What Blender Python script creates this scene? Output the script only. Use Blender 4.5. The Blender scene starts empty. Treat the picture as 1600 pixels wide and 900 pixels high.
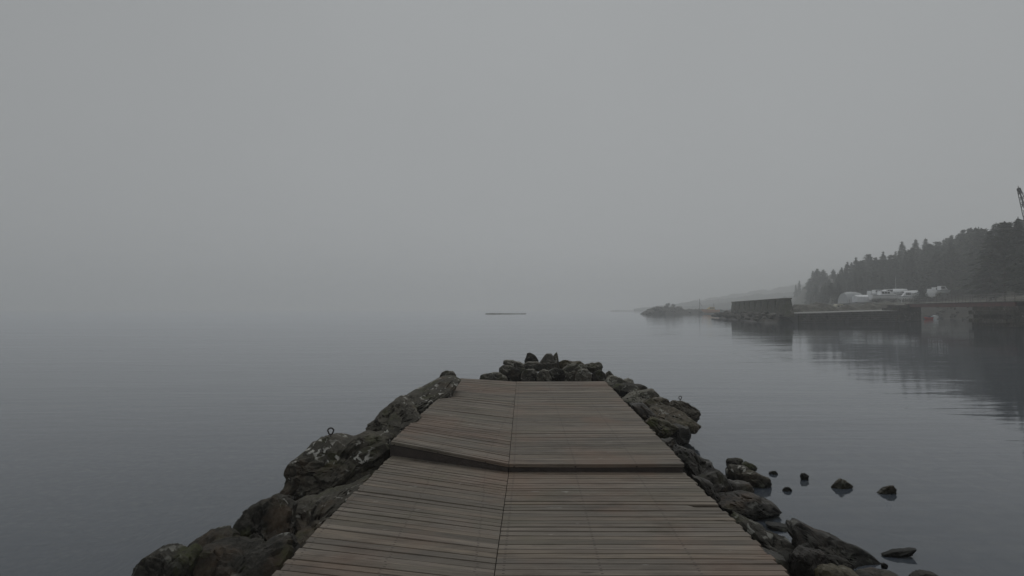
import bpy, bmesh, math, random
from mathutils import Vector, noise as mnoise

SC = bpy.context.scene
COL = SC.collection
R = math.radians

# ------------------------------------------------------------------ camera
F, CX, CY, HOR, H = 1100.0, 800.0, 450.0, 483.0, 2.15      # focal length etc. in pixels of a 1600 px wide frame
PITCH = math.atan((HOR - CY) / F)
cam_d = bpy.data.cameras.new('camera')
cam = bpy.data.objects.new('camera', cam_d)
COL.objects.link(cam)
cam.location = (0, 0, H)
cam.rotation_euler = (R(90) + PITCH, 0, 0)
cam_d.sensor_width = 36
cam_d.lens = 36 * F / 1600
cam_d.clip_start = 0.05
cam_d.clip_end = 20000
SC.camera = cam

# ------------------------------------------------------------------ world: overcast sky
SUN_EL, SUN_AZ = R(52), R(20)
world = bpy.data.worlds.new('World')
SC.world = world
world.use_nodes = True
wn, wl = world.node_tree.nodes, world.node_tree.links
wn.clear()
w_out = wn.new('ShaderNodeOutputWorld')
w_bg = wn.new('ShaderNodeBackground')
w_bg.inputs['Strength'].default_value = 0.10
w_sky = wn.new('ShaderNodeTexSky')
w_sky.sky_type = 'NISHITA'
w_sky.sun_disc = False
w_sky.sun_elevation = SUN_EL
w_sky.sun_rotation = SUN_AZ
w_sky.dust_density = 4.0
w_bw = wn.new('ShaderNodeRGBToBW')
wl.new(w_sky.outputs[0], w_bw.inputs[0])
w_lim = wn.new('ShaderNodeMath'); w_lim.operation = 'MINIMUM'
wl.new(w_bw.outputs[0], w_lim.inputs[0]); w_lim.inputs[1].default_value = 6.0
w_tc = wn.new('ShaderNodeTexCoord')
w_no = wn.new('ShaderNodeTexNoise')
w_no.inputs['Scale'].default_value = 1.6
w_no.inputs['Detail'].default_value = 4
wl.new(w_tc.outputs['Generated'], w_no.inputs['Vector'])
w_mr = wn.new('ShaderNodeMapRange')
w_mr.inputs['To Min'].default_value = 2.82
w_mr.inputs['To Max'].default_value = 3.50
wl.new(w_no.outputs[0], w_mr.inputs[0])
w_mix = wn.new('ShaderNodeMix'); w_mix.data_type = 'FLOAT'
w_mix.inputs[0].default_value = 0.88          # how thick the overcast layer is
wl.new(w_lim.outputs[0], w_mix.inputs[2])
wl.new(w_mr.outputs[0], w_mix.inputs[3])
w_col = wn.new('ShaderNodeMix'); w_col.data_type = 'RGBA'; w_col.blend_type = 'MULTIPLY'
w_col.inputs[0].default_value = 1.0
wl.new(w_mix.outputs[0], w_col.inputs[6])
w_col.inputs[7].default_value = (0.947, 0.981, 1.0, 1)
wl.new(w_col.outputs[2], w_bg.inputs['Color'])
wl.new(w_bg.outputs[0], w_out.inputs['Surface'])

sun_d = bpy.data.lights.new('sun', 'SUN')
sun_d.energy = 0.66
sun_d.angle = R(40)
sun_d.color = (1.0, 0.985, 0.955)
sun = bpy.data.objects.new('sun', sun_d)
COL.objects.link(sun)
sun.rotation_euler = (R(90) - SUN_EL, 0, R(180) - SUN_AZ)
sun.location = (0, 0, 40)

SC.view_settings.view_transform = 'Standard'
SC.view_settings.look = 'None'
SC.view_settings.exposure = 0.0
SC.view_settings.gamma = 1.0
SC.view_settings.use_curve_mapping = False
try:
    SC.cycles.volume_bounces = 4
    SC.cycles.max_bounces = 8
    SC.cycles.transparent_max_bounces = 12
    SC.cycles.use_denoising = True
    SC.cycles.caustics_reflective = False
    SC.cycles.caustics_refractive = False
except Exception:
    pass

HAZE_DENSITY = 0.00155

# ------------------------------------------------------------------ helpers
_cf = Vector((0, math.cos(PITCH), math.sin(PITCH)))
_cu = Vector((0, -math.sin(PITCH), math.cos(PITCH)))
_cr = Vector((1, 0, 0))
EYE = Vector((0, 0, H))

def ray(px, py):
    return _cf + _cr * ((px - CX) / F) + _cu * ((CY - py) / F)

def P(px, py, d):
    """point seen at pixel (px, py) at ground distance d in front of the viewer"""
    r = ray(px, py)
    return EYE + r * (d / r.y)

def W(px, py, z):
    """point seen at pixel (px, py) on the level plane z"""
    r = ray(px, py)
    return EYE + r * ((z - H) / r.z)

class MB:
    def __init__(self):
        self.v, self.f, self.uv = [], [], []

    def add(self, verts, faces, uvs=None):
        o = len(self.v)
        self.v += [tuple(p) for p in verts]
        self.f += [tuple(o + i for i in f) for f in faces]
        if uvs:
            self.uv += list(uvs)

    def box(self, c, s, rz=0.0):
        hx, hy, hz = s[0] / 2, s[1] / 2, s[2] / 2
        ca, sa = math.cos(rz), math.sin(rz)
        vs = []
        for z in (-hz, hz):
            for x, y in ((-hx, -hy), (hx, -hy), (hx, hy), (-hx, hy)):
                vs.append((c[0] + x * ca - y * sa, c[1] + x * sa + y * ca, c[2] + z))
        self.add(vs, [(3, 2, 1, 0), (4, 5, 6, 7), (0, 1, 5, 4), (1, 2, 6, 5), (2, 3, 7, 6), (3, 0, 4, 7)])

    def tube(self, pts, rad, n=8, cap=True):
        pts = [Vector(p) for p in pts]
        if not isinstance(rad, (list, tuple)):
            rad = [rad] * len(pts)
        vs, fs = [], []
        for i, p in enumerate(pts):
            t = (pts[min(i + 1, len(pts) - 1)] - pts[max(i - 1, 0)]).normalized()
            a = t.cross(Vector((0, 0, 1)))
            if a.length < 1e-3:
                a = t.cross(Vector((1, 0, 0)))
            a.normalize()
            b = t.cross(a)
            for k in range(n):
                an = 2 * math.pi * k / n
                vs.append(p + (a * math.cos(an) + b * math.sin(an)) * rad[i])
        for i in range(len(pts) - 1):
            for k in range(n):
                k2 = (k + 1) % n
                fs.append((i * n + k, i * n + k2, (i + 1) * n + k2, (i + 1) * n + k))
        if cap:
            fs.append(tuple(range(n))[::-1])
            fs.append(tuple((len(pts) - 1) * n + k for k in range(n)))
        self.add(vs, fs)

    def loft(self, rings, cap=True, closed=True):
        n = len(rings[0])
        vs = [p for r in rings for p in r]
        fs = []
        for i in range(len(rings) - 1):
            for k in range(n if closed else n - 1):
                k2 = (k + 1) % n
                fs.append((i * n + k, i * n + k2, (i + 1) * n + k2, (i + 1) * n + k))
        if cap:
            fs.append(tuple(range(n))[::-1])
            fs.append(tuple((len(rings) - 1) * n + k for k in range(n)))
        self.add(vs, fs)

    def build(self, name, mat, parent=None, loc=None, smooth=False, sharp=None, fix=True):
        me = bpy.data.meshes.new(name)
        vs = self.v
        if loc is not None:
            l = Vector(loc)
            vs = [tuple(Vector(p) - l) for p in vs]
        me.from_pydata(vs, [], self.f)
        if self.uv:
            uvl = me.uv_layers.new(name='UVMap')
            for i, lp in enumerate(me.loops):
                uvl.data[i].uv = self.uv[lp.vertex_index]
        if fix:
            bm = bmesh.new(); bm.from_mesh(me)
            bmesh.ops.recalc_face_normals(bm, faces=bm.faces)
            bm.to_mesh(me); bm.free()
        if mat:
            me.materials.append(mat)
        if smooth:
            for p in me.polygons:
                p.use_smooth = True
            if sharp:
                me.set_sharp_from_angle(angle=R(sharp))
        o = bpy.data.objects.new(name, me)
        COL.objects.link(o)
        if loc is not None:
            o.location = loc
        if parent:
            o.parent = parent
        return o

def tag(o, label=None, cat=None, group=None, kind=None):
    if label: o['label'] = label
    if cat: o['category'] = cat
    if group: o['group'] = group
    if kind: o['kind'] = kind
    return o

def empty(name, loc, rz=0.0):
    o = bpy.data.objects.new(name, None)
    COL.objects.link(o)
    o.location = loc
    o.rotation_euler = (0, 0, rz)
    o.empty_display_size = 0.2
    return o

def copy_tree(o, parent=None):
    c = o.copy(); COL.objects.link(c)
    if parent: c.parent = parent
    for ch in list(o.children):
        copy_tree(ch, c)
    return c

def lerp(a, b, t): return a + (b - a) * t

def interp(x, pts):
    if x <= pts[0][0]: return pts[0][1]
    for (x0, y0), (x1, y1) in zip(pts, pts[1:]):
        if x <= x1: return lerp(y0, y1, (x - x0) / (x1 - x0))
    return pts[-1][1]

# ------------------------------------------------------------------ materials
def new_mat(name):
    m = bpy.data.materials.new(name); m.use_nodes = True
    nt = m.node_tree
    return m, nt.nodes, nt.links, nt.nodes['Principled BSDF']

def n_noise(N, L, vec, scale, detail=5, rough=0.6, dist=0.0):
    n = N.new('ShaderNodeTexNoise')
    n.inputs['Scale'].default_value = scale
    n.inputs['Detail'].default_value = detail
    n.inputs['Roughness'].default_value = rough
    n.inputs['Distortion'].default_value = dist
    if vec: L.new(vec, n.inputs['Vector'])
    return n.outputs[0]

def n_ramp(N, L, val, stops):
    r = N.new('ShaderNodeValToRGB')
    while len(r.color_ramp.elements) < len(stops):
        r.color_ramp.elements.new(0.5)
    for e, (p, c) in zip(r.color_ramp.elements, stops):
        e.position = p
        e.color = c if len(c) == 4 else (*c, 1)
    L.new(val, r.inputs[0])
    return r.outputs[0]

def n_mix(N, L, fac, a, b, mode='MIX'):
    m = N.new('ShaderNodeMix'); m.data_type = 'RGBA'; m.blend_type = mode
    for inp, v in ((m.inputs[0], fac), (m.inputs[6], a), (m.inputs[7], b)):
        if isinstance(v, (int, float)): inp.default_value = v
        elif isinstance(v, tuple): inp.default_value = (*v, 1) if len(v) == 3 else v
        else: L.new(v, inp)
    return m.outputs[2]

def n_math(N, L, op, a, b=None, c=None):
    m = N.new('ShaderNodeMath'); m.operation = op
    for i, v in enumerate((a, b, c)):
        if v is None: continue
        if isinstance(v, (int, float)): m.inputs[i].default_value = v
        else: L.new(v, m.inputs[i])
    return m.outputs[0]

def n_map(N, L, vec, scale=(1, 1, 1), loc=(0, 0, 0)):
    m = N.new('ShaderNodeMapping')
    m.inputs['Scale'].default_value = scale
    m.inputs['Location'].default_value = loc
    L.new(vec, m.inputs['Vector'])
    return m.outputs[0]

def n_bump(N, L, h, strength, dist, nrm=None):
    b = N.new('ShaderNodeBump')
    b.inputs['Strength'].default_value = strength
    b.inputs['Distance'].default_value = dist
    L.new(h, b.inputs['Height'])
    if nrm: L.new(nrm, b.inputs['Normal'])
    return b.outputs[0]

def paint(name, col, rough=0.5, var=0.25, scale=1.5, bump=0.0, spec=0.4):
    m, N, L, B = new_mat(name)
    tc = N.new('ShaderNodeTexCoord').outputs['Object']
    n = n_noise(N, L, tc, scale, 6, 0.65)
    dark = tuple(c * (1 - var) for c in col); lite = tuple(min(1, c * (1 + var * .6)) for c in col)
    L.new(n_ramp(N, L, n, [(0.3, dark), (0.7, lite)]), B.inputs['Base Color'])
    B.inputs['Roughness'].default_value = rough
    B.inputs['Specular IOR Level'].default_value = spec
    if bump:
        L.new(n_bump(N, L, n_noise(N, L, tc, scale * 6, 5), bump, 0.05), B.inputs['Normal'])
    return m

def rock_mat(name, base, base2, lichen=0.35, moss=0.3, warm=0.25, rough=0.85, s=1.0, lich_col=(0.42, 0.42, 0.38), top_lit=0.55):
    """weathered stone: two-tone body, grain, fissures, pale lichen blotches, moss stains"""
    m, N, L, B = new_mat(name)
    tc = N.new('ShaderNodeTexCoord').outputs['Object']
    oi = N.new('ShaderNodeObjectInfo')
    off = N.new('ShaderNodeCombineXYZ')
    r10 = n_math(N, L, 'MULTIPLY', oi.outputs['Random'], 37.0)
    for i in range(3): L.new(r10, off.inputs[i])
    va = N.new('ShaderNodeVectorMath'); va.operation = 'ADD'
    L.new(tc, va.inputs[0]); L.new(off.outputs[0], va.inputs[1])
    v = va.outputs[0]
    big = n_noise(N, L, v, 2.2 * s, 6, 0.6, 0.4)
    c = n_ramp(N, L, big, [(0.30, base), (0.66, base2)])
    grain = n_noise(N, L, v, 26 * s, 6, 0.75)
    c = n_mix(N, L, 0.75, c, n_ramp(N, L, grain, [(0.32, (0.30, 0.30, 0.30)), (0.5, (0.9, 0.9, 0.9)), (0.70, (1.75, 1.72, 1.65))]), 'MULTIPLY')
    mid = n_noise(N, L, v, 7.5 * s, 5, 0.7, 0.5)
    c = n_mix(N, L, 0.8, c, n_ramp(N, L, mid, [(0.34, (0.45, 0.45, 0.46)), (0.66, (1.45, 1.43, 1.38))]), 'MULTIPLY')
    # per-stone tone
    tone = n_ramp(N, L, oi.outputs['Random'], [(0.0, (0.72, 0.72, 0.74)), (0.5, (1.0, 0.97, 0.93)), (1.0, (1.25, 1.22, 1.15))])
    c = n_mix(N, L, 0.9, c, tone, 'MULTIPLY')
    # light from above painted into the colour: upward faces paler, broken by noise
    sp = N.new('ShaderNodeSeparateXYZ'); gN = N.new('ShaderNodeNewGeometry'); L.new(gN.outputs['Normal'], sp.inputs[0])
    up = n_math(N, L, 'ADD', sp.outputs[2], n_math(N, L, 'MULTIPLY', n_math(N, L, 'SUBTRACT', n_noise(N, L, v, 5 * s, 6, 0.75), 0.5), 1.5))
    c = n_mix(N, L, n_math(N, L, 'MULTIPLY', n_ramp(N, L, up, [(0.30, (0, 0, 0)), (0.75, (1, 1, 1))]), top_lit), c, n_mix(N, L, 0.8, (0.225, 0.215, 0.185), n_ramp(N, L, grain, [(0.32, (0.45, 0.45, 0.45)), (0.70, (1.5, 1.5, 1.45))]), 'MULTIPLY'))
    # rusty brown stains
    st = n_noise(N, L, n_map(N, L, v, (1, 1, 1), (5, 2, 9)), 1.7 * s, 5, 0.65)
    c = n_mix(N, L, n_math(N, L, 'MULTIPLY', n_ramp(N, L, st, [(0.55, (0, 0, 0)), (0.72, (1, 1, 1))]), warm), c, (0.16, 0.095, 0.05))
    # moss stains
    mo = n_noise(N, L, n_map(N, L, v, (1, 1, 1), (1, 7, 3)), 2.6 * s, 6, 0.7)
    c = n_mix(N, L, n_math(N, L, 'MULTIPLY', n_ramp(N, L, mo, [(0.52, (0, 0, 0)), (0.66, (1, 1, 1))]), moss), c, (0.075, 0.085, 0.03))
    # lichen and droppings: irregular pale blotches, clustered
    vo = N.new('ShaderNodeTexNoise'); vo.inputs['Scale'].default_value = 11 * s; vo.inputs['Detail'].default_value = 3
    vo.inputs['Roughness'].default_value = 0.55; vo.inputs['Distortion'].default_value = 0.6
    L.new(v, vo.inputs['Vector'])
    cl = n_noise(N, L, n_map(N, L, v, (1, 1, 1), (9, 1, 4)), 1.9 * s, 3)
    lf = n_math(N, L, 'MULTIPLY', n_ramp(N, L, vo.outputs[0], [(0.575, (0, 0, 0)), (0.625, (1, 1, 1))]),
                n_ramp(N, L, cl, [(0.48, (0, 0, 0)), (0.58, (1, 1, 1))]))
    c = n_mix(N, L, n_math(N, L, 'MULTIPLY', lf, lichen), c, lich_col)
    # wet, algae-dark foot just above the water line
    zz = N.new('ShaderNodeSeparateXYZ'); L.new(gN.outputs['Position'], zz.inputs[0])
    wet = n_ramp(N, L, n_math(N, L, 'ADD', zz.outputs[2], n_math(N, L, 'MULTIPLY', big, 0.12)), [(0.11, (1, 1, 1)), (0.18, (0, 0, 0))])
    c = n_mix(N, L, wet, c, n_mix(N, L, 1.0, c, (0.36, 0.38, 0.34), 'MULTIPLY'))
    L.new(n_math(N, L, 'SUBTRACT', rough, n_math(N, L, 'MULTIPLY', wet, rough - 0.46)), B.inputs['Roughness'])
    L.new(c, B.inputs['Base Color'])
    B.inputs['Specular IOR Level'].default_value = 0.13
    b1 = n_bump(N, L, n_noise(N, L, v, 9 * s, 8, 0.7, 0.3), 0.7, 0.05 / s)
    b2 = n_bump(N, L, grain, 0.5, 0.012 / s, b1)
    L.new(b2, B.inputs['Normal'])
    return m

M = {}
M['rock'] = rock_mat('rock_grey', (0.042, 0.040, 0.037), (0.112, 0.108, 0.097), 0.75, 0.35, 0.3, top_lit=.62)
M['rock_dark'] = rock_mat('rock_dark', (0.017, 0.0165, 0.016), (0.044, 0.042, 0.038), 0.5, 0.5, 0.3, top_lit=.11)
M['rock_wet'] = rock_mat('rock_wet', (0.014, 0.014, 0.014), (0.040, 0.036, 0.032), 0.22, 0.2, 0.4, 0.5, top_lit=.05)
M['rock_lichen'] = rock_mat('rock_lichen', (0.027, 0.025, 0.022), (0.070, 0.064, 0.053), 0.95, 0.4, 0.3, lich_col=(0.50, 0.49, 0.45), top_lit=.20)
M['rock_brown'] = rock_mat('rock_brown', (0.040, 0.034, 0.028), (0.098, 0.082, 0.064), 0.55, 0.3, 0.55, top_lit=.22)
M['rock_moss'] = rock_mat('rock_moss', (0.06, 0.053, 0.032), (0.12, 0.104, 0.066), 0.5, 0.8, 0.5, top_lit=.3)
M['rock_pale'] = rock_mat('rock_pale', (0.07, 0.068, 0.062), (0.17, 0.166, 0.15), 0.7, 0.25, 0.2, top_lit=.7)
M['rock_far'] = rock_mat('rock_far', (0.04, 0.038, 0.034), (0.11, 0.105, 0.095), 0.4, 0.3, 0.2, s=0.35, top_lit=0.2)

def wood_mat(name, dark=1.0):
    m, N, L, B = new_mat(name)
    uv = N.new('ShaderNodeUVMap').outputs[0]
    geo = N.new('ShaderNodeNewGeometry')
    rnd = geo.outputs['Random Per Island']
    off = N.new('ShaderNodeCombineXYZ')
    L.new(n_math(N, L, 'MULTIPLY', rnd, 53.0), off.inputs[0]); L.new(n_math(N, L, 'MULTIPLY', rnd, 11.0), off.inputs[2])
    va = N.new('ShaderNodeVectorMath'); va.operation = 'ADD'
    L.new(uv, va.inputs[0]); L.new(off.outputs[0], va.inputs[1])
    v = va.outputs[0]
    pos = geo.outputs['Position']
    c = n_ramp(N, L, rnd, [(0.0, (0.108, 0.094, 0.076)), (0.25, (0.170, 0.149, 0.120)), (0.5, (0.196, 0.163, 0.128)),
                           (0.7, (0.152, 0.134, 0.112)), (0.88, (0.228, 0.198, 0.164)), (1.0, (0.138, 0.116, 0.094))])
    g1 = n_noise(N, L, n_map(N, L, v, (2.5, 75, 1)), 1.0, 5, 0.65, 0.5)
    c = n_mix(N, L, 0.8, c, n_ramp(N, L, g1, [(0.28, (0.42, 0.41, 0.40)), (0.5, (0.95, 0.95, 0.95)), (0.75, (1.45, 1.42, 1.36))]), 'MULTIPLY')
    g2 = n_noise(N, L, n_map(N, L, v, (0.9, 9, 1)), 1.0, 4, 0.6)
    c = n_mix(N, L, 0.7, c, n_ramp(N, L, g2, [(0.3, (0.68, 0.68, 0.70)), (0.7, (1.25, 1.22, 1.18))]), 'MULTIPLY')
    # knots: dark ovals
    vk = N.new('ShaderNodeTexVoronoi'); vk.inputs['Scale'].default_value = 1.0
    L.new(n_map(N, L, v, (2.0, 9, 1)), vk.inputs['Vector'])
    c = n_mix(N, L, n_ramp(N, L, vk.outputs['Distance'], [(0.05, (0.75, 0.75, 0.75)), (0.14, (0, 0, 0))]), c, (0.05, 0.04, 0.032))
    # worn reddish patches over several boards, greenish film elsewhere
    p1 = n_noise(N, L, pos, 0.75, 4, 0.6, 0.3)
    c = n_mix(N, L, n_math(N, L, 'MULTIPLY', n_ramp(N, L, p1, [(0.49, (0, 0, 0)), (0.64, (1, 1, 1))]), 0.48), c, (0.195, 0.124, 0.086))
    p2 = n_noise(N, L, n_map(N, L, pos, (1, 1, 1), (4, 8, 1)), 1.3, 5, 0.6)
    c = n_mix(N, L, n_math(N, L, 'MULTIPLY', n_ramp(N, L, p2, [(0.52, (0, 0, 0)), (0.68, (1, 1, 1))]), 0.35), c, (0.12, 0.115, 0.075))
    # damp dark blotches running with the grain
    p4 = n_noise(N, L, n_map(N, L, pos, (1.1, 2.6, 1), (7, 3, 2)), 1.0, 6, 0.7, 0.4)
    c = n_mix(N, L, n_ramp(N, L, p4, [(0.50, (0, 0, 0)), (0.68, (0.75, 0.75, 0.75))]), c, n_mix(N, L, 1.0, c, (0.55, 0.53, 0.52), 'MULTIPLY'))
    # scattered pale scuffs and droppings
    p3 = n_noise(N, L, n_map(N, L, pos, (5, 16, 5), (2, 2, 2)), 1.0, 2, 0.4)
    c = n_mix(N, L, n_math(N, L, 'MULTIPLY', n_ramp(N, L, p3, [(0.735, (0, 0, 0)), (0.77, (1, 1, 1))]), 0.55), c, (0.42, 0.41, 0.38))
    # nail heads with a little rust bleeding along the grain, two at every joist
    sepn = N.new('ShaderNodeSeparateXYZ'); L.new(uv, sepn.inputs[0])
    du = n_math(N, L, 'SUBTRACT', n_math(N, L, 'FRACT', n_math(N, L, 'DIVIDE', n_math(N, L, 'ADD', sepn.outputs[0], -0.05 + 0.3), 0.6)), 0.5)
    dv = n_math(N, L, 'SUBTRACT', n_math(N, L, 'FRACT', n_math(N, L, 'DIVIDE', sepn.outputs[1], 0.048)), 0.5)
    d2 = n_math(N, L, 'ADD', n_math(N, L, 'POWER', n_math(N, L, 'MULTIPLY', du, 0.6 / 0.010), 2.0), n_math(N, L, 'POWER', n_math(N, L, 'MULTIPLY', dv, 0.048 / 0.0055), 2.0))
    c = n_mix(N, L, n_math(N, L, 'LESS_THAN', d2, 1.0), c, (0.045, 0.034, 0.028))
    if dark != 1.0:
        c = n_mix(N, L, 1.0, c, (dark, dark, dark), 'MULTIPLY')
    L.new(c, B.inputs['Base Color'])
    B.inputs['Roughness'].default_value = 0.72
    B.inputs['Specular IOR Level'].default_value = 0.3
    sep = N.new('ShaderNodeSeparateXYZ'); L.new(uv, sep.inputs[0])
    rib = n_math(N, L, 'SINE', n_math(N, L, 'MULTIPLY', sep.outputs[1], 2 * math.pi / 0.0165))
    b1 = n_bump(N, L, rib, 0.35, 0.004)
    b2 = n_bump(N, L, g1, 0.5, 0.006, b1)
    L.new(b2, B.inputs['Normal'])
    return m

M['deck'] = wood_mat('weathered_decking')
M['beam'] = paint('dark_creosoted_timber', (0.060, 0.048, 0.042), 0.8, 0.35, 4, 0.4)
M['iron'] = paint('rusty_iron', (0.055, 0.048, 0.042), 0.6, 0.4, 30, 0.3)

# water: mirror film over murky, slightly see-through water
def water_mat():
    m, N, L, B = new_mat('lake_water')
    N.remove(B)
    out = [n for n in N if n.type == 'OUTPUT_MATERIAL'][0]
    pos = N.new('ShaderNodeNewGeometry').outputs['Position']
    w1 = n_noise(N, L, n_map(N, L, pos, (0.55, 2.6, 1)), 1.0, 3, 0.5, 0.3)
    w2 = n_noise(N, L, n_map(N, L, pos, (0.10, 0.42, 1), (3, 5, 0)), 1.0, 3, 0.5, 0.2)
    calm = n_ramp(N, L, n_noise(N, L, n_map(N, L, pos, (0.02, 0.05, 1)), 1.0, 3), [(0.35, (0.2, 0.2, 0.2)), (0.65, (1.25, 1.25, 1.25))])
    hh = n_math(N, L, 'ADD', n_math(N, L, 'MULTIPLY', w1, 0.35), w2)
    hh = n_math(N, L, 'MULTIPLY', hh, calm)
    nrm = n_bump(N, L, hh, 0.50, 0.045)
    fr = N.new('ShaderNodeFresnel'); fr.inputs['IOR'].default_value = 1.34
    L.new(nrm, fr.inputs['Normal'])
    gl = N.new('ShaderNodeBsdfGlossy'); gl.inputs['Roughness'].default_value = 0.03
    gl.inputs['Color'].default_value = (0.97, 0.98, 1.0, 1)
    L.new(nrm, gl.inputs['Normal'])
    di = N.new('ShaderNodeBsdfDiffuse'); di.inputs['Color'].default_value = (0.098, 0.117, 0.146, 1)
    tr = N.new('ShaderNodeBsdfTransparent'); tr.inputs['Color'].default_value = (0.62, 0.66, 0.62, 1)
    body = N.new('ShaderNodeMixShader'); body.inputs[0].default_value = 0.52
    L.new(tr.outputs[0], body.inputs[1]); L.new(di.outputs[0], body.inputs[2])
    mx = N.new('ShaderNodeMixShader')
    L.new(fr.outputs[0], mx.inputs[0]); L.new(body.outputs[0], mx.inputs[1]); L.new(gl.outputs[0], mx.inputs[2])
    L.new(mx.outputs[0], out.inputs['Surface'])
    return m
M['water'] = water_mat()

def bed_mat():
    m, N, L, B = new_mat('stony_lake_bed')
    pos = N.new('ShaderNodeNewGeometry').outputs['Position']
    n1 = n_noise(N, L, pos, 1.1, 6, 0.6)
    c = n_ramp(N, L, n1, [(0.3, (0.13, 0.115, 0.09)), (0.7, (0.30, 0.26, 0.20))])
    vo = N.new('ShaderNodeTexVoronoi'); vo.inputs['Scale'].default_value = 2.6
    L.new(n_mix(N, L, 0.12, pos, n_noise(N, L, pos, 2.0, 3), 'ADD'), vo.inputs['Vector'])
    c = n_mix(N, L, 0.8, c, n_ramp(N, L, vo.outputs['Distance'], [(0.1, (1.3, 1.25, 1.15)), (0.55, (0.45, 0.45, 0.45))]), 'MULTIPLY')
    L.new(c, B.inputs['Base Color']); B.inputs['Roughness'].default_value = 0.9
    L.new(n_bump(N, L, vo.outputs['Distance'], 0.6, 0.1), B.inputs['Normal'])
    return m
M['bed'] = bed_mat()
M['rubble'] = rock_mat('rubble_core', (0.020, 0.019, 0.018), (0.055, 0.052, 0.046), 0.2, 0.4, 0.3, s=1.2, top_lit=0.0)
M['bank'] = rock_mat('gravel_bank', (0.05, 0.05, 0.046), (0.14, 0.138, 0.125), 0.3, 0.35, 0.2, s=0.5, top_lit=0.1)
M['forest_floor'] = paint('forest_floor', (0.045, 0.048, 0.030), 0.95, 0.5, 0.15)
M['hill'] = paint('wooded_hill', (0.040, 0.050, 0.038), 0.95, 0.5, 0.05)
M['concrete'] = rock_mat('old_concrete', (0.055, 0.058, 0.044), (0.120, 0.120, 0.094), 0.2, 0.8, 0.2, s=0.25, top_lit=0.1)
M['quay'] = rock_mat('quay_stone', (0.045, 0.043, 0.040), (0.11, 0.105, 0.095), 0.45, 0.3, 0.2, s=0.4, top_lit=0.05)
M['path'] = paint('pale_gravel_path', (0.23, 0.225, 0.215), 0.9, 0.2, 0.6)
M['rust_red'] = paint('rust_red_paint', (0.115, 0.034, 0.028), 0.6, 0.35, 1.0)
M['rail'] = paint('dull_steel', (0.16, 0.15, 0.14), 0.55, 0.3, 2.0)
M['white'] = paint('white_gelcoat', (0.84, 0.85, 0.86), 0.35, 0.08, 0.8)
M['tarp'] = paint('white_tarpaulin', (0.83, 0.85, 0.87), 0.6, 0.12, 0.9, 0.3)
M['tent'] = paint('grey_tent_cloth', (0.42, 0.44, 0.45), 0.7, 0.12, 0.5)
M['cream'] = paint('cream_paint', (0.56, 0.52, 0.38), 0.5, 0.15, 0.8)
M['hullgrey'] = paint('grey_hull', (0.42, 0.44, 0.46), 0.4, 0.12, 0.8)
M['glass'] = paint('dark_window', (0.02, 0.022, 0.026), 0.12, 0.2, 1.0, spec=0.6)
M['navy'] = paint('dark_blue_bottom', (0.035, 0.045, 0.075), 0.5, 0.3, 1.0)
M['yellow'] = paint('yellow_paint', (0.62, 0.43, 0.10), 0.5, 0.2, 0.8)
M['orange'] = paint('orange_paint', (0.50, 0.20, 0.05), 0.5, 0.2, 0.8)
M['red'] = paint('bright_red_paint', (0.62, 0.045, 0.025), 0.4, 0.15, 1.0)
M['mast'] = paint('pale_mast_metal', (0.45, 0.46, 0.47), 0.4, 0.1, 1.0)
M['wood_dark'] = paint('dark_wood', (0.07, 0.058, 0.045), 0.8, 0.3, 2.0)
M['bark'] = paint('conifer_bark', (0.075, 0.058, 0.045), 0.9, 0.35, 3.0)
M['crane'] = paint('crane_steel', (0.07, 0.07, 0.072), 0.6, 0.25, 1.0)

def leaf_mat(name, a, b):
    m, N, L, B = new_mat(name)
    oi = N.new('ShaderNodeObjectInfo')
    geo = N.new('ShaderNodeNewGeometry')
    rnd = n_math(N, L, 'FRACT', n_math(N, L, 'ADD', geo.outputs['Random Per Island'], oi.outputs['Random']))
    L.new(n_ramp(N, L, rnd, [(0.0, a), (1.0, b)]), B.inputs['Base Color'])
    B.inputs['Roughness'].default_value = 0.8
    B.inputs['Specular IOR Level'].default_value = 0.2
    return m
M['spruce'] = leaf_mat('spruce_needles', (0.020, 0.030, 0.018), (0.060, 0.075, 0.040))
M['pine'] = leaf_mat('pine_needles', (0.028, 0.038, 0.022), (0.075, 0.088, 0.048))
M['shrub'] = leaf_mat('shrub_leaves', (0.030, 0.036, 0.018), (0.075, 0.078, 0.04))

# ------------------------------------------------------------------ water, lake bed
def disc(name, mat, z, radius, hole=None):
    mb = MB()
    n = 96
    rad = [0.0, 12, 40, 120, 400, 1200, radius]
    vs = [(0, 0, z)]
    fs = []
    for r in rad[1:]:
        for k in range(n):
            a = 2 * math.pi * k / n
            vs.append((r * math.cos(a), r * math.sin(a), z))
    for k in range(n):
        fs.append((0, 1 + k, 1 + (k + 1) % n))
    for i in range(len(rad) - 2):
        for k in range(n):
            a, b = 1 + i * n + k, 1 + i * n + (k + 1) % n
            fs.append((a, a + n, b + n, b))
    mb.add(vs, fs)
    return mb.build(name, mat, fix=False)

tag(disc('water', M['water'], 0.0, 4000), kind='structure')
tag(disc('deep_lake_bed', M['bed'], -4.6, 4000), kind='structure')

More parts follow.
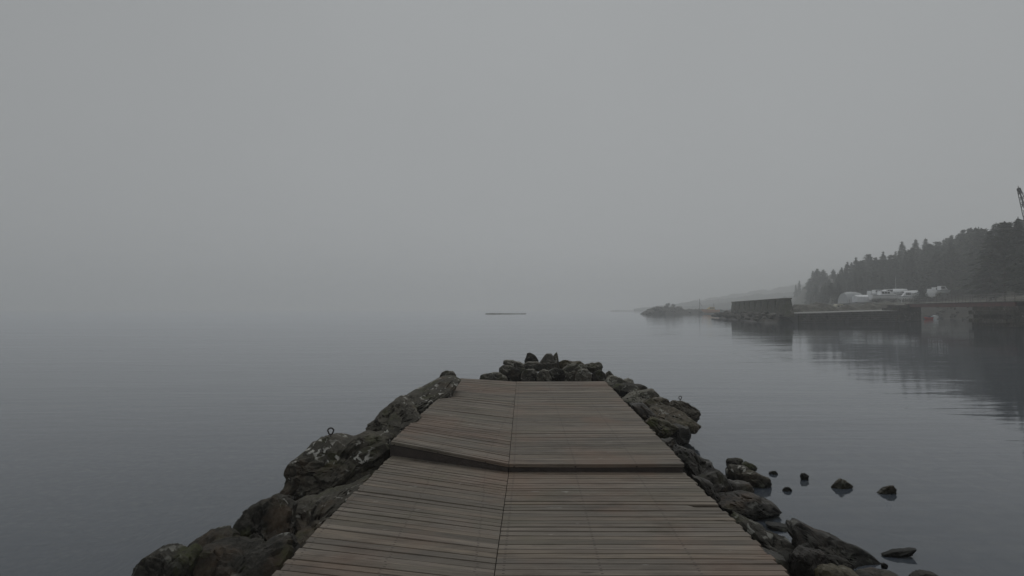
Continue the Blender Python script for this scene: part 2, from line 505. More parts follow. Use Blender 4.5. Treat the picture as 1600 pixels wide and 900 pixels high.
# the stretch of bed and stone bank that carries the jetty
AX = lambda y: 0.04 * y - 0.10                                     # centre line of the jetty
def bed_z(x, y):
    u = x - AX(y)
    e = max(0.0, y - 16.8)
    a = math.hypot(max(0, abs(u) - 0.9), e)
    core = 0.22 - 0.26 * a
    shelf = -0.42 - 0.045 * max(0, u - 2) if u > 0 else -0.5 - 0.55 * max(0, -u - 2)
    shelf -= 0.15 * e
    z = max(core if a < 2.6 else -9, shelf)
    z = lerp(z, max(core, shelf), 0.5) if z > -8 else z
    z += 0.16 * mnoise.fractal(Vector((x * 0.9, y * 0.9, 2.0)), 1.0, 2.0, 4)
    edge = min(x + 22, 30 - x, y + 12, 36 - y)
    z = lerp(-4.7, z, max(0, min(1, edge / 7)))
    return max(z, -4.7)
mb = MB()
nx, ny = 150, 140
vs = []
for j in range(ny + 1):
    for i in range(nx + 1):
        x = lerp(-22, 30, i / nx); y = lerp(-12, 36, j / ny)
        vs.append((x, y, bed_z(x, y)))
fs = [(j * (nx + 1) + i, j * (nx + 1) + i + 1, (j + 1) * (nx + 1) + i + 1, (j + 1) * (nx + 1) + i) for j in range(ny) for i in range(nx)]
mb.add(vs, fs)
tag(mb.build('shallow_lake_bed', M['bed'], smooth=True), kind='structure')

# ------------------------------------------------------------------ haze
hb = MB()
hb.box((0, 0, 24.0), (8400, 8400, 60))            # from -6 m to 54 m
haze = hb.build('haze', None)
hm = bpy.data.materials.new('haze_air'); hm.use_nodes = True
hn, hl = hm.node_tree.nodes, hm.node_tree.links
hn.clear()
ho = hn.new('ShaderNodeOutputMaterial'); hv = hn.new('ShaderNodeVolumePrincipled')
hv.inputs['Color'].default_value = (0.972, 0.99, 1.0, 1)
hv.inputs['Density'].default_value = HAZE_DENSITY
hv.inputs['Anisotropy'].default_value = 0.4
hl.new(hv.outputs[0], ho.inputs['Volume'])
haze.data.materials.append(hm)
tag(haze, kind='stuff')
haze.display_type = 'WIRE'

# ------------------------------------------------------------------ jetty
rng = random.Random(11)
ZN = 0.55
def line_x(p, q):
    k = (q.x - p.x) / (q.y - p.y)
    return lambda y: p.x + k * (y - p.y)
nR = line_x(W(1237, 900, ZN), W(1073, 741, ZN))
nS = line_x(W(772, 900, ZN), W(795, 738, ZN))
nL = line_x(W(425, 900, ZN), W(612, 711, ZN))
Y1 = W(795, 738, ZN).y                                              # where the step is, on the seam
fRz, fSz, fLz = 0.638, 0.633, 0.702
fR = line_x(W(1072, 727, fRz), W(945, 595, fRz))
fS = line_x(W(795, 725, fSz), W(807, 597, fSz))
fL = line_x(W(612, 689, fLz), W(720, 590, fLz))
Y2 = W(870, 595.5, fRz).y

def plank(mb, a0, a1, b0, b1, thick=0.034, seg=5, ch=0.006):
    """board between the end edges a0-a1 (near, far corner at one end) and b0-b1 at the other; points on the top face"""
    bow = rng.uniform(-0.0035, 0.0035); tw0, tw1 = rng.uniform(-.002, .002), rng.uniform(-.002, .002)
    lift = rng.uniform(-0.0025, 0.0025)
    rings, uvs = [], []
    ln = (b0 - a0).length; wd = (a1 - a0).length
    for i in range(seg + 1):
        t = i / seg
        p = a0.lerp(b0, t); q = a1.lerp(b1, t)
        d = (q - p).normalized()
        dz = lift + bow * math.sin(math.pi * t)
        tw = lerp(tw0, tw1, t)
        z0 = Vector((0, 0, dz - tw)); z1 = Vector((0, 0, dz + tw))
        dn = Vector((0, 0, -1))
        prof = [p + z0 + dn * thick, p + z0 + dn * ch, p + d * ch + z0, q - d * ch + z1, q + z1 + dn * ch, q + z1 + dn * thick]
        rings.append(prof)
        uvs += [(t * ln, vv) for vv in (-0.03, -0.004, 0.004, wd - .004, wd + .004, wd + .03)]
    n0 = len(mb.v)
    mb.loft(rings)
    mb.uv += uvs

jet_near = empty('jetty_deck', (AX(2), 2, 0.5))
tag(jet_near, 'near section of the weathered plank jetty, lower one in front of the step', 'jetty', 'jetty sections')
jet_far = empty('jetty_deck', (AX(11), 11, 0.6))
tag(jet_far, 'far section of the plank jetty, raised above the step and ending at the rock pile', 'jetty', 'jetty sections')

def deck_section(root, y0, y1, xl, xs, xr, zl, zs, zr, skew, pitch, notch=None):
    left, right = MB(), MB()
    n = int(round((y1 - y0) / pitch)); pitch = (y1 - y0) / n
    gap = 0.0038
    cuts = [0.0]
    for k in range(n): cuts.append(cuts[-1] + rng.choice((.88, .94, 1.0, 1.0, 1.06, 1.12)))
    cuts = [y0 + (y1 - y0) * q / cuts[-1] for q in cuts]
    for k in range(n):
        ya, yb = cuts[k], cuts[k + 1] - gap * rng.uniform(.5, 1.6)
        jl, jr = rng.uniform(-.014, .014), rng.uniform(-.014, .014)
        # right panel
        a0 = Vector((xs(ya) + .003, ya, zs)); a1 = Vector((xs(yb) + .003, yb, zs))
        xr0 = xr(ya) + jr
        cut = 0
        if notch and ya <= notch < yb + gap * 2:
            cut = 0.21
        b0 = Vector((xr0 - cut, ya - .012, zr)); b1 = Vector((xr0 - cut - .004 - (.05 if cut else 0), yb - .012, zr))
        plank(right, a0, a1, b0, b1)
        # left panel
        def lp(y):
            yl = y + skew(y)
            return Vector((xl(yl) + jl, yl, zl))
        a0 = lp(ya); a1 = lp(yb)
        b0 = Vector((xs(ya) - .003, ya, zs)); b1 = Vector((xs(yb) - .003, yb, zs))
        plank(left, a0, a1, b0, b1)
    loc = root.location
    l = left.build('deck_panel', M['deck'], root, fix=False)
    r = right.build('deck_panel', M['deck'], root, fix=False)
    for o in (l, r):
        o.location = -Vector(loc)
        bm = bmesh.new(); bm.from_mesh(o.data); bmesh.ops.recalc_face_normals(bm, faces=bm.faces); bm.to_mesh(o.data); bm.free()
    l['label'] = 'left half of the decking, its boards running askew'
    r['label'] = 'right half of the decking, its boards running straight across'
    return l, r

sk_near = lambda y: max(0.0, (y - 2.0) * 0.168)
sk_far = lambda y: 0.80 * max(0.0, 1 - (y - Y1) / (Y2 - Y1)) ** 1.0
Ynotch = W(1105, 791, ZN).y
deck_section(jet_near, -3.0, Y1 + 0.02, nL, nS, nR, ZN, ZN, ZN, sk_near, 0.090, Ynotch)
deck_section(jet_far, Y1, Y2, fL, fS, fR, fLz, fSz, fRz, sk_far, 0.090)

def beam(root, pts, w, h, name='side_beam'):
    """timber following pts (top centre line)"""
    mb = MB()
    rings = []
    pts = [Vector(p) for p in pts]
    for i, p in enumerate(pts):
        t = (pts[min(i + 1, len(pts) - 1)] - pts[max(i - 1, 0)]); t.z = 0; t.normalize()
        s = Vector((t.y, -t.x, 0)) * (w / 2)
        dn = Vector((0, 0, -h))
        rings.append([p - s, p + s, p + s + dn, p - s + dn])
    mb.loft(rings)
    o = mb.build(name, M['beam'], root)
    o.location = -Vector(root.location)
    return o
th = 0.040
# step riser: dark boards closing the near end of the far section
slz = Vector((fL(Y1 + .8), Y1 + .82, fLz - th)); ssz = Vector((fS(Y1), Y1 + .03, fSz - th)); srz = Vector((fR(Y1) - .01, Y1 + .02, fRz - th))
beam(jet_far, [slz, ssz], 0.045, 0.16, 'step_board')
beam(jet_far, [ssz, srz], 0.045, 0.15, 'step_board')
for fx, z, y0, y1, inset in ((fL, fLz, Y1 + .86, Y2, .10), (fR, fRz, Y1 + .08, Y2, -.10), (lambda y: fS(y), fSz, Y1 + .1, Y2, 0.0)):
    beam(jet_far, [(fx(y0) + inset, y0, z - th), (fx(y1) + inset, y1 - .05, z - th)], 0.09, 0.22)
for fx, y1, inset in ((nL, Y1 + .7, .10), (nR, Y1 - .08, -.10), (nS, Y1 - .08, 0.0)):
    beam(jet_near, [(fx(-2.9) + inset, -2.9, ZN - th), (fx(y1) + inset, y1, ZN - th)], 0.09, 0.22)

# ------------------------------------------------------------------ rocks
def poly_radius(poly, cx, cy, th):
    dx, dy = math.cos(th), math.sin(th)
    best = 0.0
    n = len(poly)
    for i in range(n):
        x0, y0 = poly[i][0] - cx, poly[i][1] - cy
        x1, y1 = poly[(i + 1) % n][0] - cx, poly[(i + 1) % n][1] - cy
        ex, ey = x1 - x0, y1 - y0
        den = dx * ey - dy * ex
        if abs(den) < 1e-9: continue
        t = (x0 * ey - y0 * ex) / den
        s = (x0 * dy - y0 * dx) / den
        if t > 0 and -1e-6 <= s <= 1 + 1e-6:
            best = max(best, t)
    return best

_ico = {}
def ico(sub):
    if sub not in _ico:
        bm = bmesh.new(); bmesh.ops.create_icosphere(bm, subdivisions=sub, radius=1)
        _ico[sub] = ([v.co.copy() for v in bm.verts], [tuple(v.index for v in f.verts) for f in bm.faces])
        bm.free()
    return _ico[sub]

def rock(poly, d, label, mat='rock', t=None, seed=0, sub=5, rough=1.0, name='rock', group='rocks piled along the jetty', cat='rock', power=3.2, lean=0.0):
    """a stone of real thickness t (m) standing at distance d, its outline traced in the photo;
    lean: metres by which its top lies farther away than its foot"""
    rg = random.Random(seed * 7919 + int(poly[0][0] * 13))
    A = sum(poly[i][0] * poly[(i + 1) % len(poly)][1] - poly[(i + 1) % len(poly)][0] * poly[i][1] for i in range(len(poly))) / 2
    cx = sum((poly[i][0] + poly[(i + 1) % len(poly)][0]) * (poly[i][0] * poly[(i + 1) % len(poly)][1] - poly[(i + 1) % len(poly)][0] * poly[i][1]) for i in range(len(poly))) / (6 * A)
    cy = sum((poly[i][1] + poly[(i + 1) % len(poly)][1]) * (poly[i][0] * poly[(i + 1) % len(poly)][1] - poly[(i + 1) % len(poly)][0] * poly[i][1]) for i in range(len(poly))) / (6 * A)
    # principal axes
    sxx = sum((p[0] - cx) ** 2 for p in poly); syy = sum((p[1] - cy) ** 2 for p in poly); sxy = sum((p[0] - cx) * (p[1] - cy) for p in poly)
    ang = 0.5 * math.atan2(2 * sxy, sxx - syy)
    ca, sa = math.cos(ang), math.sin(ang)
    l1 = max(abs((p[0] - cx) * ca + (p[1] - cy) * sa) for p in poly); l2 = max(abs(-(p[0] - cx) * sa + (p[1] - cy) * ca) for p in poly)
    size = 2 * math.sqrt(l1 * l2) * d / F
    hpx = max(p[1] for p in poly) - min(p[1] for p in poly)
    if t is None: t = size * 0.85
    vs, fs = ico(sub)
    planes = []
    for k in range(15):
        a = rg.uniform(0, 2 * math.pi); zc = rg.choice((-1, -1, -1, 1)) * rg.uniform(0.45, 1.0)   # most cuts on the side towards the viewer
        planes.append((Vector((math.cos(a), math.sin(a), 0)) * math.sqrt(max(0, 1 - zc * zc)) + Vector((0, 0, zc)), rg.uniform(0.60, 0.84)))
    for k in range(46):
        a = rg.uniform(0, 2 * math.pi); zc = rg.uniform(-1, .7)
        planes.append((Vector((math.cos(a), math.sin(a), 0)) * math.sqrt(max(0, 1 - zc * zc)) + Vector((0, 0, zc)), rg.uniform(0.84, 1.0)))
    c = P(cx, cy, d)
    off = Vector((rg.uniform(0, 99), rg.uniform(0, 99), rg.uniform(0, 99)))
    k = d / F
    out = []
    for v in vs:
        s = min(1.0, math.hypot(v.x, v.y))
        w = math.copysign(max(0.0, 1 - s ** power) ** (1 / power), v.z)
        ex, ey = v.x * l1, v.y * l2
        X, Yp = ex * ca - ey * sa, ex * sa + ey * ca
        th = math.atan2(Yp, X)
        q = Vector((s * math.cos(th), s * math.sin(th), w))
        for n, dist in planes:
            e = q.dot(n) - dist
            if e > 0:
                q -= n * e
        rr = min(1.0, math.hypot(q.x, q.y))
        if s > .82: rr = lerp(rr, s, min(1, (s - .82) / .13))          # the traced outline itself stays
        th2 = math.atan2(q.y, q.x) if rr > 1e-6 else th
        sx = poly_radius(poly, cx, cy, th2) * rr
        px, py = sx * math.cos(th2), sx * math.sin(th2)
        p = c + _cr * (px * k) - _cu * (py * k) + Vector((0, 1, 0)) * (q.z * t / 2 - py / max(hpx, 1) * lean)
        u = p / max(size, .05)
        nn = u * 1.7 + off
        vd = mnoise.voronoi(u * 2.2 + mnoise.noise_vector(u * 3 + off) * .18 + off, distance_metric='DISTANCE', exponent=2.5)[0]
        crack = max(0.0, 1 - (vd[1] - vd[0]) * 9)                       # narrow fissures
        step = (mnoise.cell(u * 2.2 + off) - .5)
        dsp = size * rough * (0.040 * mnoise.fractal(nn, 0.9, 2.1, 2) - 0.055 * crack * crack + 0.016 * mnoise.fractal(nn * 4.5, 0.6, 2.1, 3)
                              + 0.016 * mnoise.fractal(nn * 13, 0.6, 2.1, 3))
        jx = mnoise.noise_vector(u * 3.1 + off) * (size * rough * 0.03)
        dirv = (p - c)
        if dirv.length > 1e-6:
            dirv.normalize()
        out.append(p + dirv * dsp + jx)
    mb = MB(); mb.add(out, fs)
    o = mb.build(name, M[mat], loc=c, smooth=True, sharp=20, fix=True)
    tag(o, label, cat, group)
    return o

# --- left side of the jetty
rock([(446,735),(452,722),(467,712),(488,697),(496,691),(518,689),(540,691),(553,685),(567,683),(579,687),(592,684),(606,690),(612,705),(600,738),(575,765),(545,800),(500,806),(463,790),(456,777),(447,770),(452,757),(453,749)],
     8.0, 'big boulder with white lichen and an iron eye on top, left of the step', 'rock_lichen', t=1.35, seed=1, name='boulder', lean=.5, power=3.0)
rock([(562,762),(527,773),(500,782),(478,788),(462,788),(449,797),(443,815),(440,850),(433,880),(440,905),(480,900),(530,850),(568,790)],
     6.5, 'long mossy slab leaning against the left edge of the jetty below the big boulder', 'rock_lichen', t=1.5, seed=2, lean=.7)
rock([(356,852),(367,824),(377,801),(388,794),(401,788),(411,789),(421,781),(427,785),(440,786),(452,798),(454,830),(452,880),(400,895),(358,885)],
     6.1, 'dark knobbly upright rock left of the mossy slab, standing out against the water', 'rock_dark', t=.7, seed=3, lean=.3)
rock([(284,868),(297,851),(314,841),(330,837),(343,838),(359,845),(378,858),(372,900),(340,915),(290,905)],
     5.7, 'low rounded dark rock behind the front ridge, left of the upright rock', 'rock_dark', t=.7, seed=4, lean=.3)
rock([(281,882),(300,872),(325,863),(350,859),(375,862),(400,856),(431,849),(447,855),(458,875),(445,960),(420,995),(300,995),(277,935)],
     5.15, 'wide ridged dark rock at the bottom of the picture touching the jetty edge', 'rock_dark', t=.8, seed=5, lean=.4)
rock([(211,900),(213,886),(222,877),(235,869),(250,868),(262,873),(280,869),(292,878),(292,905),(292,965),(270,1000),(218,990),(207,935)],
     5.0, 'leftmost dark rock at the bottom left, with a rounded top against the water', 'rock_dark', t=.7, seed=6, lean=.2)
rock([(576,669),(579,662),(587,655),(592,646),(602,638),(613,627),(624,626),(642,638),(655,655),(640,685),(612,688),(591,680),(582,675)],
     9.3, 'blunt-nosed rock with white lichen overhanging the water left of the step', 'rock_lichen', t=1.5, seed=7, lean=.5)
rock([(606,650),(616,630),(633,618),(645,613),(657,609),(670,602),(686,595),(702,594),(714,602),(700,630),(660,668),(625,668)],
     11.8, 'long sloping mossy rock running up beside the left edge of the far deck', 'rock_lichen', t=2.2, seed=8, lean=1.2)
rock([(686,597),(690,583),(697,579),(709,579),(712,585),(714,597),(708,606),(690,605)],
     13.9, 'small upright block capping the rock row at the far left corner of the deck', 'rock', t=.35, seed=9, sub=4)
rock([(582,690),(594,681),(622,680),(642,688),(630,708),(600,716),(585,706)],
     9.0, 'dark rock wedged under the blunt-nosed rock beside the step', 'rock_wet', t=.9, seed=10, sub=4)

# --- pile at the far end
E = 'rocks in the pile at the far end of the jetty'
rock([(749,592),(751,586),(757,584),(771,581),(780,583),(789,587),(794,594),(780,602),(752,602)], 16.3, 'low flat grey rock at the left end of the far pile behind the deck', 'rock', seed=11, sub=4, group=E, t=.5)
rock([(779,584),(779,575),(783,571),(788,570),(802,572),(806,582),(803,598),(782,598)], 16.6, 'rounded grey rock under the tilted slab at the left of the far pile', 'rock', seed=12, sub=4, group=E, t=.45)
rock([(786,569),(787,563),(799,562.5),(812,565),(822,571),(820,578),(800,575),(790,572)], 17.0, 'tilted pointed slab on the left shoulder of the far pile', 'rock', seed=13, sub=4, group=E, t=.6)
rock([(797,576),(806,573),(820,576),(826,586),(822,600),(800,600),(795,588)], 16.5, 'dark shaded rock below the tilted slab in the far pile', 'rock_dark', seed=14, sub=4, group=E, t=.4)
rock([(819,564),(823,552),(827,551),(833,553),(837,556),(842,564),(841,569),(830,571),(820,568)], 17.3, 'dark top stone of the far pile, left one of its peaks', 'rock_dark', seed=15, sub=4, group=E, t=.35)
rock([(818,568),(824,565),(841,565),(848,570),(846,580),(822,581)], 17.0, 'square grey block right under the dark top stone', 'rock', seed=16, sub=4, group=E, t=.4)
rock([(814,590),(817,581),(824,576),(834,576),(840,581),(844,590),(842,602),(816,602)], 16.2, 'rounded rock with a pale spot at the middle front of the far pile', 'rock', seed=17, sub=4, group=E, t=.4)
rock([(842,568),(848,560),(853,553),(861,552),(864,556),(868,568),(866,580),(850,581),(843,576)], 17.2, 'broad pale pointed rock at the top of the far pile right of the dark stone', 'rock_pale', seed=18, sub=4, group=E, t=.4)
rock([(863,558),(866,554),(869,551),(871,551),(873,562),(875,576),(865,578)], 17.45, 'thin upright spike of rock at the top of the far pile', 'rock', seed=19, sub=4, group=E, t=.3)
rock([(839,592),(842,581),(849,577),(857,579),(862,590),(862,602),(840,602)], 16.0, 'round grey rock at the front of the far pile right of the spotted one', 'rock', seed=20, sub=4, group=E, t=.4)
rock([(856,580),(866,575),(880,577),(884,590),(880,601),(858,601)], 16.5, 'dark recessed rock at the centre of the far pile', 'rock_dark', seed=21, sub=4, group=E, t=.4)
rock([(870,566),(880,562.5),(889,562.5),(897,565.5),(906,564),(909,566),(915,571),(912,580),(890,580),(872,580)], 17.6, 'long mossy rock along the top right of the far pile', 'rock_moss', seed=22, sub=4, group=E, t=.6)
rock([(871,592),(874,585),(880,575),(888,570),(897,568),(910,569),(917,574),(912,590),(905,602),(873,602)], 16.6, 'largest flat-faced slab in the far pile, right of its centre', 'rock', seed=23, sub=4, group=E, t=.5)
rock([(899,586),(904,578),(910,576),(918,577),(924,584),(924,602),(900,602)], 16.15, 'pale rounded rock in front of the large slab of the far pile', 'rock_pale', seed=24, sub=4, group=E, t=.35)
rock([(906,572),(918,568),(925,565),(930,567),(936,565),(940,567),(942,574),(938,582),(922,583)], 16.9, 'lumpy grey rock at the top right end of the far pile', 'rock', seed=25, sub=4, group=E, t=.4)
rock([(919,588),(930,581),(939,576),(944,583),(948,594),(945,603),(920,603)], 16.3, 'dark wedge-shaped rock at the right end of the far pile', 'rock_dark', seed=26, sub=4, group=E, t=.4)
rock([(943,588),(952,578),(955,581),(960,588),(956,600),(944,600)], 16.5, 'small pointed rock beside the wedge at the right end of the far pile', 'rock', seed=27, sub=4, group=E, t=.35)
rock([(950,587),(962,584),(972,583),(984,583),(988,585),(980,588.5),(967,590)], 24.3, 'thin dark flat rock just above the water beyond the far right corner of the deck', 'rock_wet', seed=28, sub=4, t=.7, group=None)

# --- right side of the jetty
rock([(943,598),(949,591),(954,587),(962,588),(972,592),(975,600),(972,612),(955,612)], 15.3, 'pale lichen-covered rock at the far right corner of the deck', 'rock_pale', seed=29, sub=4, t=.6)
rock([(973,594),(983,591),(988,593),(990,600),(986,607),(973,606)], 15.4, 'small pale block beside the lichen-covered corner rock', 'rock_pale', seed=30, sub=4, t=.4)
rock([(955,606),(965,601),(983,600),(1002,601),(1010,605),(1010,611),(995,624),(970,628)], 14.0, 'long dark slab pointing out to the right below the pale corner rocks', 'rock_dark', seed=31, t=.9, sub=4)
rock([(972,624),(990,615),(1006,610),(1014,607.5),(1023,608),(1032,621),(1022,640),(1000,652),(980,645)], 12.6, 'grey faceted rock with a peaked top beside the right edge of the deck', 'rock', seed=32, t=.9)
rock([(1005,629),(1017,622),(1035,620.5),(1043,624.5),(1048,632),(1046,645),(1014,650)], 12.2, 'flat-topped brown rock between the peaked rock and the one with the ring', 'rock_brown', seed=33, t=.7, sub=4)
rock([(1046,632),(1054,626.5),(1062,628.5),(1073,629),(1086,636.5),(1093,642),(1090,653),(1080,664),(1062,664),(1048,652)], 12.1, 'outer rock on the right with an iron ring on top, pale and rusty streaks', 'rock_brown', seed=34, t=.8)
rock([(1014,645),(1023,638.5),(1040,637),(1057,639),(1070,646),(1083,656.5),(1090,663),(1080,673),(1070,672),(1043,668),(1020,660)], 11.4, 'wide brown slab jutting out to the right in front of the ringed rock', 'rock_brown', seed=35, t=1.0, lean=.4)
rock([(1008,660),(1020,652),(1044,658),(1060,668),(1045,682),(1020,685)], 10.6, 'yellow-mossed rock tucked against the deck edge under the brown slab', 'rock_moss', seed=36, t=.5, sub=4)
rock([(1024,680),(1042,668),(1056,663),(1074,667),(1078,678),(1075,689),(1062,703),(1040,708)], 10.9, 'black wet rock at the waterline below the wide brown slab', 'rock_wet', seed=37, t=.8, sub=4)
rock([(1052,708),(1063,699),(1080,704.5),(1087,705),(1091,712),(1105,720),(1114,722),(1117,732),(1118,765),(1095,780),(1070,760)], 8.4, 'dark jagged rock right of the step, sloping down to the water', 'rock_wet', seed=38, t=.8, lean=.2)
rock([(1086,746),(1112,735),(1124,732),(1132,742),(1137,754),(1136,785),(1105,795)], 8.0, 'dark brown rock in front of the jagged one right of the step', 'rock_wet', seed=39, t=.7, sub=4)
rock([(1135,722),(1137,717),(1150,716),(1160,717),(1162,726),(1150,732),(1136,730)], 9.15, 'flat cap block lying on the square block in the water right of the step', 'rock_dark', seed=40, sub=4, t=.25)
rock([(1160,724),(1168,722),(1180,727),(1182,730.5),(1177,736.5),(1162,733)], 9.0, 'small rounded slab leaning on the right of the cap block', 'rock_dark', seed=41, sub=4, t=.3)
rock([(1135,731),(1139,726),(1163,727.5),(1171,734),(1173,748),(1170,768),(1142,772),(1134,752)], 8.9, 'square dark block with a spotted upper face, standing in the water right of the step', 'rock_lichen', seed=42, sub=4, t=.4)
rock([(1160,740),(1179,737),(1200,747),(1204,754),(1198,768),(1177,772),(1162,768)], 8.65, 'log-shaped brown rock reaching out to the right from the square block', 'rock_brown', seed=43, sub=4, t=.4)
rock([(1100,764),(1120,757),(1140,753),(1174,752.5),(1177,765),(1172,785),(1115,792)], 8.1, 'low dark slab in front of the square block', 'rock_wet', seed=44, sub=4, t=.6)
rock([(1116,784),(1135,777),(1161,771),(1178,770),(1207,785),(1218,796),(1202,804),(1168,815),(1140,813)], 7.5, 'widest black flat rock at the waterline, pointed to the right', 'rock_wet', seed=45, t=.9)
rock([(1152,816),(1158,811.5),(1176,820),(1200,829),(1215,838),(1242,850),(1245,860),(1242,892),(1226,912),(1190,880),(1165,842)], 6.3, 'long thin slab with white flecks along the right deck edge near the bottom', 'rock_dark', seed=46, t=.8, lean=.3)
rock([(1245,836),(1250,829),(1262,825),(1271,830),(1305,843),(1335,855),(1356,865.5),(1364,873),(1365,890),(1340,912),(1300,905),(1252,890)], 6.1, 'big beam-like rock with a flat top, pointing down to the bottom right', 'rock_wet', seed=47, t=.55, lean=.35, power=4)
rock([(1240,866),(1256,857),(1275,860),(1290,866),(1292,885),(1285,915),(1250,935),(1232,900)], 5.5, 'dark brown upright rock between the thin slab and the beam-like rock', 'rock_wet', seed=48, t=.5)
rock([(1285,876),(1296,867.5),(1320,875),(1331,881),(1330,892),(1300,898)], 5.6, 'small smooth rock lying against the near side of the beam-like rock', 'rock_dark', seed=49, t=.3, sub=4)
rock([(1278,900),(1288,885.5),(1305,885),(1327,892),(1344,900),(1350,925),(1290,940)], 5.1, 'yellowish mossy rock at the bottom edge in front of the small smooth rock', 'rock_moss', seed=50, t=.5, sub=4)
G2 = 'stones in the shallow water'
rock([(1202,738),(1207,734.5),(1213,735.5),(1215,740),(1213,750),(1202,750)], 9.25, 'tiny stone nearest the log-shaped rock, poking out of the water', 'rock_wet', seed=51, sub=3, name='stone', group=G2, cat='stone')
rock([(1223,765),(1228,761),(1234,761),(1238,766),(1237,780),(1224,780)], 8.4, 'small stone with a pale submerged tail left of it', 'rock_wet', seed=52, sub=3, name='stone', group=G2, cat='stone')
rock([(1250,744),(1252,739.5),(1258,739.5),(1263,743),(1262,750),(1257,754),(1251,751)], 8.95, 'dark round stone alone in the water, left of the diamond-shaped one', 'rock_wet', seed=53, sub=4, name='stone', group=G2, cat='stone')
rock([(1299,761),(1307,752),(1314,748),(1322,751),(1332,759),(1326,772),(1312,776)], 8.55, 'brown diamond-shaped stone alone in the water, largest of the loose stones', 'rock_brown', seed=54, sub=4, name='stone', group=G2, cat='stone')
rock([(1366,774),(1378,765),(1388,759),(1396,758.5),(1401,764),(1398,775),(1380,780)], 8.3, 'rightmost loose stone in the water, sloping down to its left', 'rock_brown', seed=55, sub=4, name='stone', group=G2, cat='stone')
rock([(1383,784),(1387,783),(1394,791),(1390,798),(1386,793)], 7.96, 'small greenish stone just under the surface below the rightmost loose stone', 'rock_moss', seed=56, sub=3, name='stone', group=G2, cat='stone', t=.1)
rock([(1198,818),(1212,819),(1230,820),(1249,818.5),(1254,829),(1235,838),(1210,836)], 6.98, 'thin dark flat stone breaking the surface above the thin slab', 'rock_wet', seed=57, sub=4, name='stone', group=G2, cat='stone', t=.35)
rock([(1378,866),(1392,861),(1412,858.5),(1431,857),(1425,867),(1400,873),(1382,873)], 6.2, 'sliver of dark stone breaking the surface right of the beam-like rock', 'rock_wet', seed=58, sub=4, name='stone', group=G2, cat='stone', t=.16)
rock([(1376,880),(1382,879),(1388,884),(1386,890),(1378,889)], 5.85, 'tiny dark stone in the water right of the end of the beam-like rock', 'rock_wet', seed=59, sub=3, name='stone', group=G2, cat='stone')
rock([(1338,900),(1350,894),(1372,892.5),(1400,897),(1410,915),(1345,920)], 5.45, 'dark rock top rising at the bottom edge right of the mossy rock', 'rock_wet', seed=60, sub=4, name='stone', group=G2, cat='stone', t=.4)
rock([(1421,900),(1432,894),(1450,893.5),(1464,899),(1460,915),(1425,915)], 5.4, 'dark rock top at the bottom edge, farthest to the right', 'rock_wet', seed=61, sub=4, name='stone', group=G2, cat='stone', t=.3)
rock([(1192,762),(1205,763),(1228,762.5),(1232,767),(1222,769),(1205,766)], 8.62, 'pale greenish slab lying just under the water beside a small stone', 'rock_moss', seed=62, sub=4, name='stone', group=G2, cat='stone', t=.35)

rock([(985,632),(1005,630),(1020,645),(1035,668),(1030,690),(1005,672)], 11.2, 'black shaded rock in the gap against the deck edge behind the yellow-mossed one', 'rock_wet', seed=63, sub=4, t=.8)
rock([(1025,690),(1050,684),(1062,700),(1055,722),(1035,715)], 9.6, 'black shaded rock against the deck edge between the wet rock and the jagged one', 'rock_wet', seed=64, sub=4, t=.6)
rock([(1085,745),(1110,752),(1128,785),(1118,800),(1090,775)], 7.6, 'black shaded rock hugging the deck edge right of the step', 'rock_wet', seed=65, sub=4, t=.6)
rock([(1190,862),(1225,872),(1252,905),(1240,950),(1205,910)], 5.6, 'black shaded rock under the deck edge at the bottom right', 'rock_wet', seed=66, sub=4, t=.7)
# --- iron eyes
def eye_bolt(px, py, d, dia, label):
    base = P(px, py, d)
    best = None
    for o in COL.objects:                                            # seat it on the stone below
        if o.type == 'MESH' and o.get('category') == 'rock' and (o.location - base).length < 2:
            for v in o.data.vertices:
                q = v.co + o.location
                if abs(q.x - base.x) < .05 and abs(q.y - base.y) < .30 and (best is None or q.z > best.z): best = q
    if best: base = Vector((base.x, best.y, best.z + .012))
    root = empty('eye_bolt', base)
    tag(root, label, 'mooring eye', 'iron mooring eyes in the rocks')
    r = dia / 2
    mb = MB()
    n = 28
    pts = []
    for i in range(n):
        a = -math.pi / 2 + 2 * math.pi * i / n
        x = r * math.cos(a) * (1 if math.sin(a) > -.2 else .82)
        z = r * math.sin(a) * (1.0 if math.sin(a) > 0 else 1.18)
        pts.append(Vector((x, 0.12 * x, z + r * 1.5)))
    tr = r * 0.26
    rings = []
    for i in range(n):
        t = (pts[(i + 1) % n] - pts[i - 1]).normalized()
        b = Vector((0, 1, 0)); a = t.cross(b).normalized()
        rings.append([pts[i] + (a * math.cos(2 * math.pi * k / 8) + b * math.sin(2 * math.pi * k / 8)) * tr for k in range(8)])
    rings.append(rings[0])
    mb.loft(rings, cap=False)
    mb.build('ring', M['iron'], root, smooth=True)
    s = MB(); s.tube([(0, 0, -r * 2.2), (0, 0, r * .42)], [tr * 1.15, tr * 1.05], 8)
    s.build('shank', M['iron'], root, smooth=True)
eye_bolt(518, 690.5, 8.1, 0.067, 'dark iron eye standing on the big boulder left of the step')
eye_bolt(1062, 630.5, 12.2, 0.052, 'small iron eye on the outer rock right of the deck')

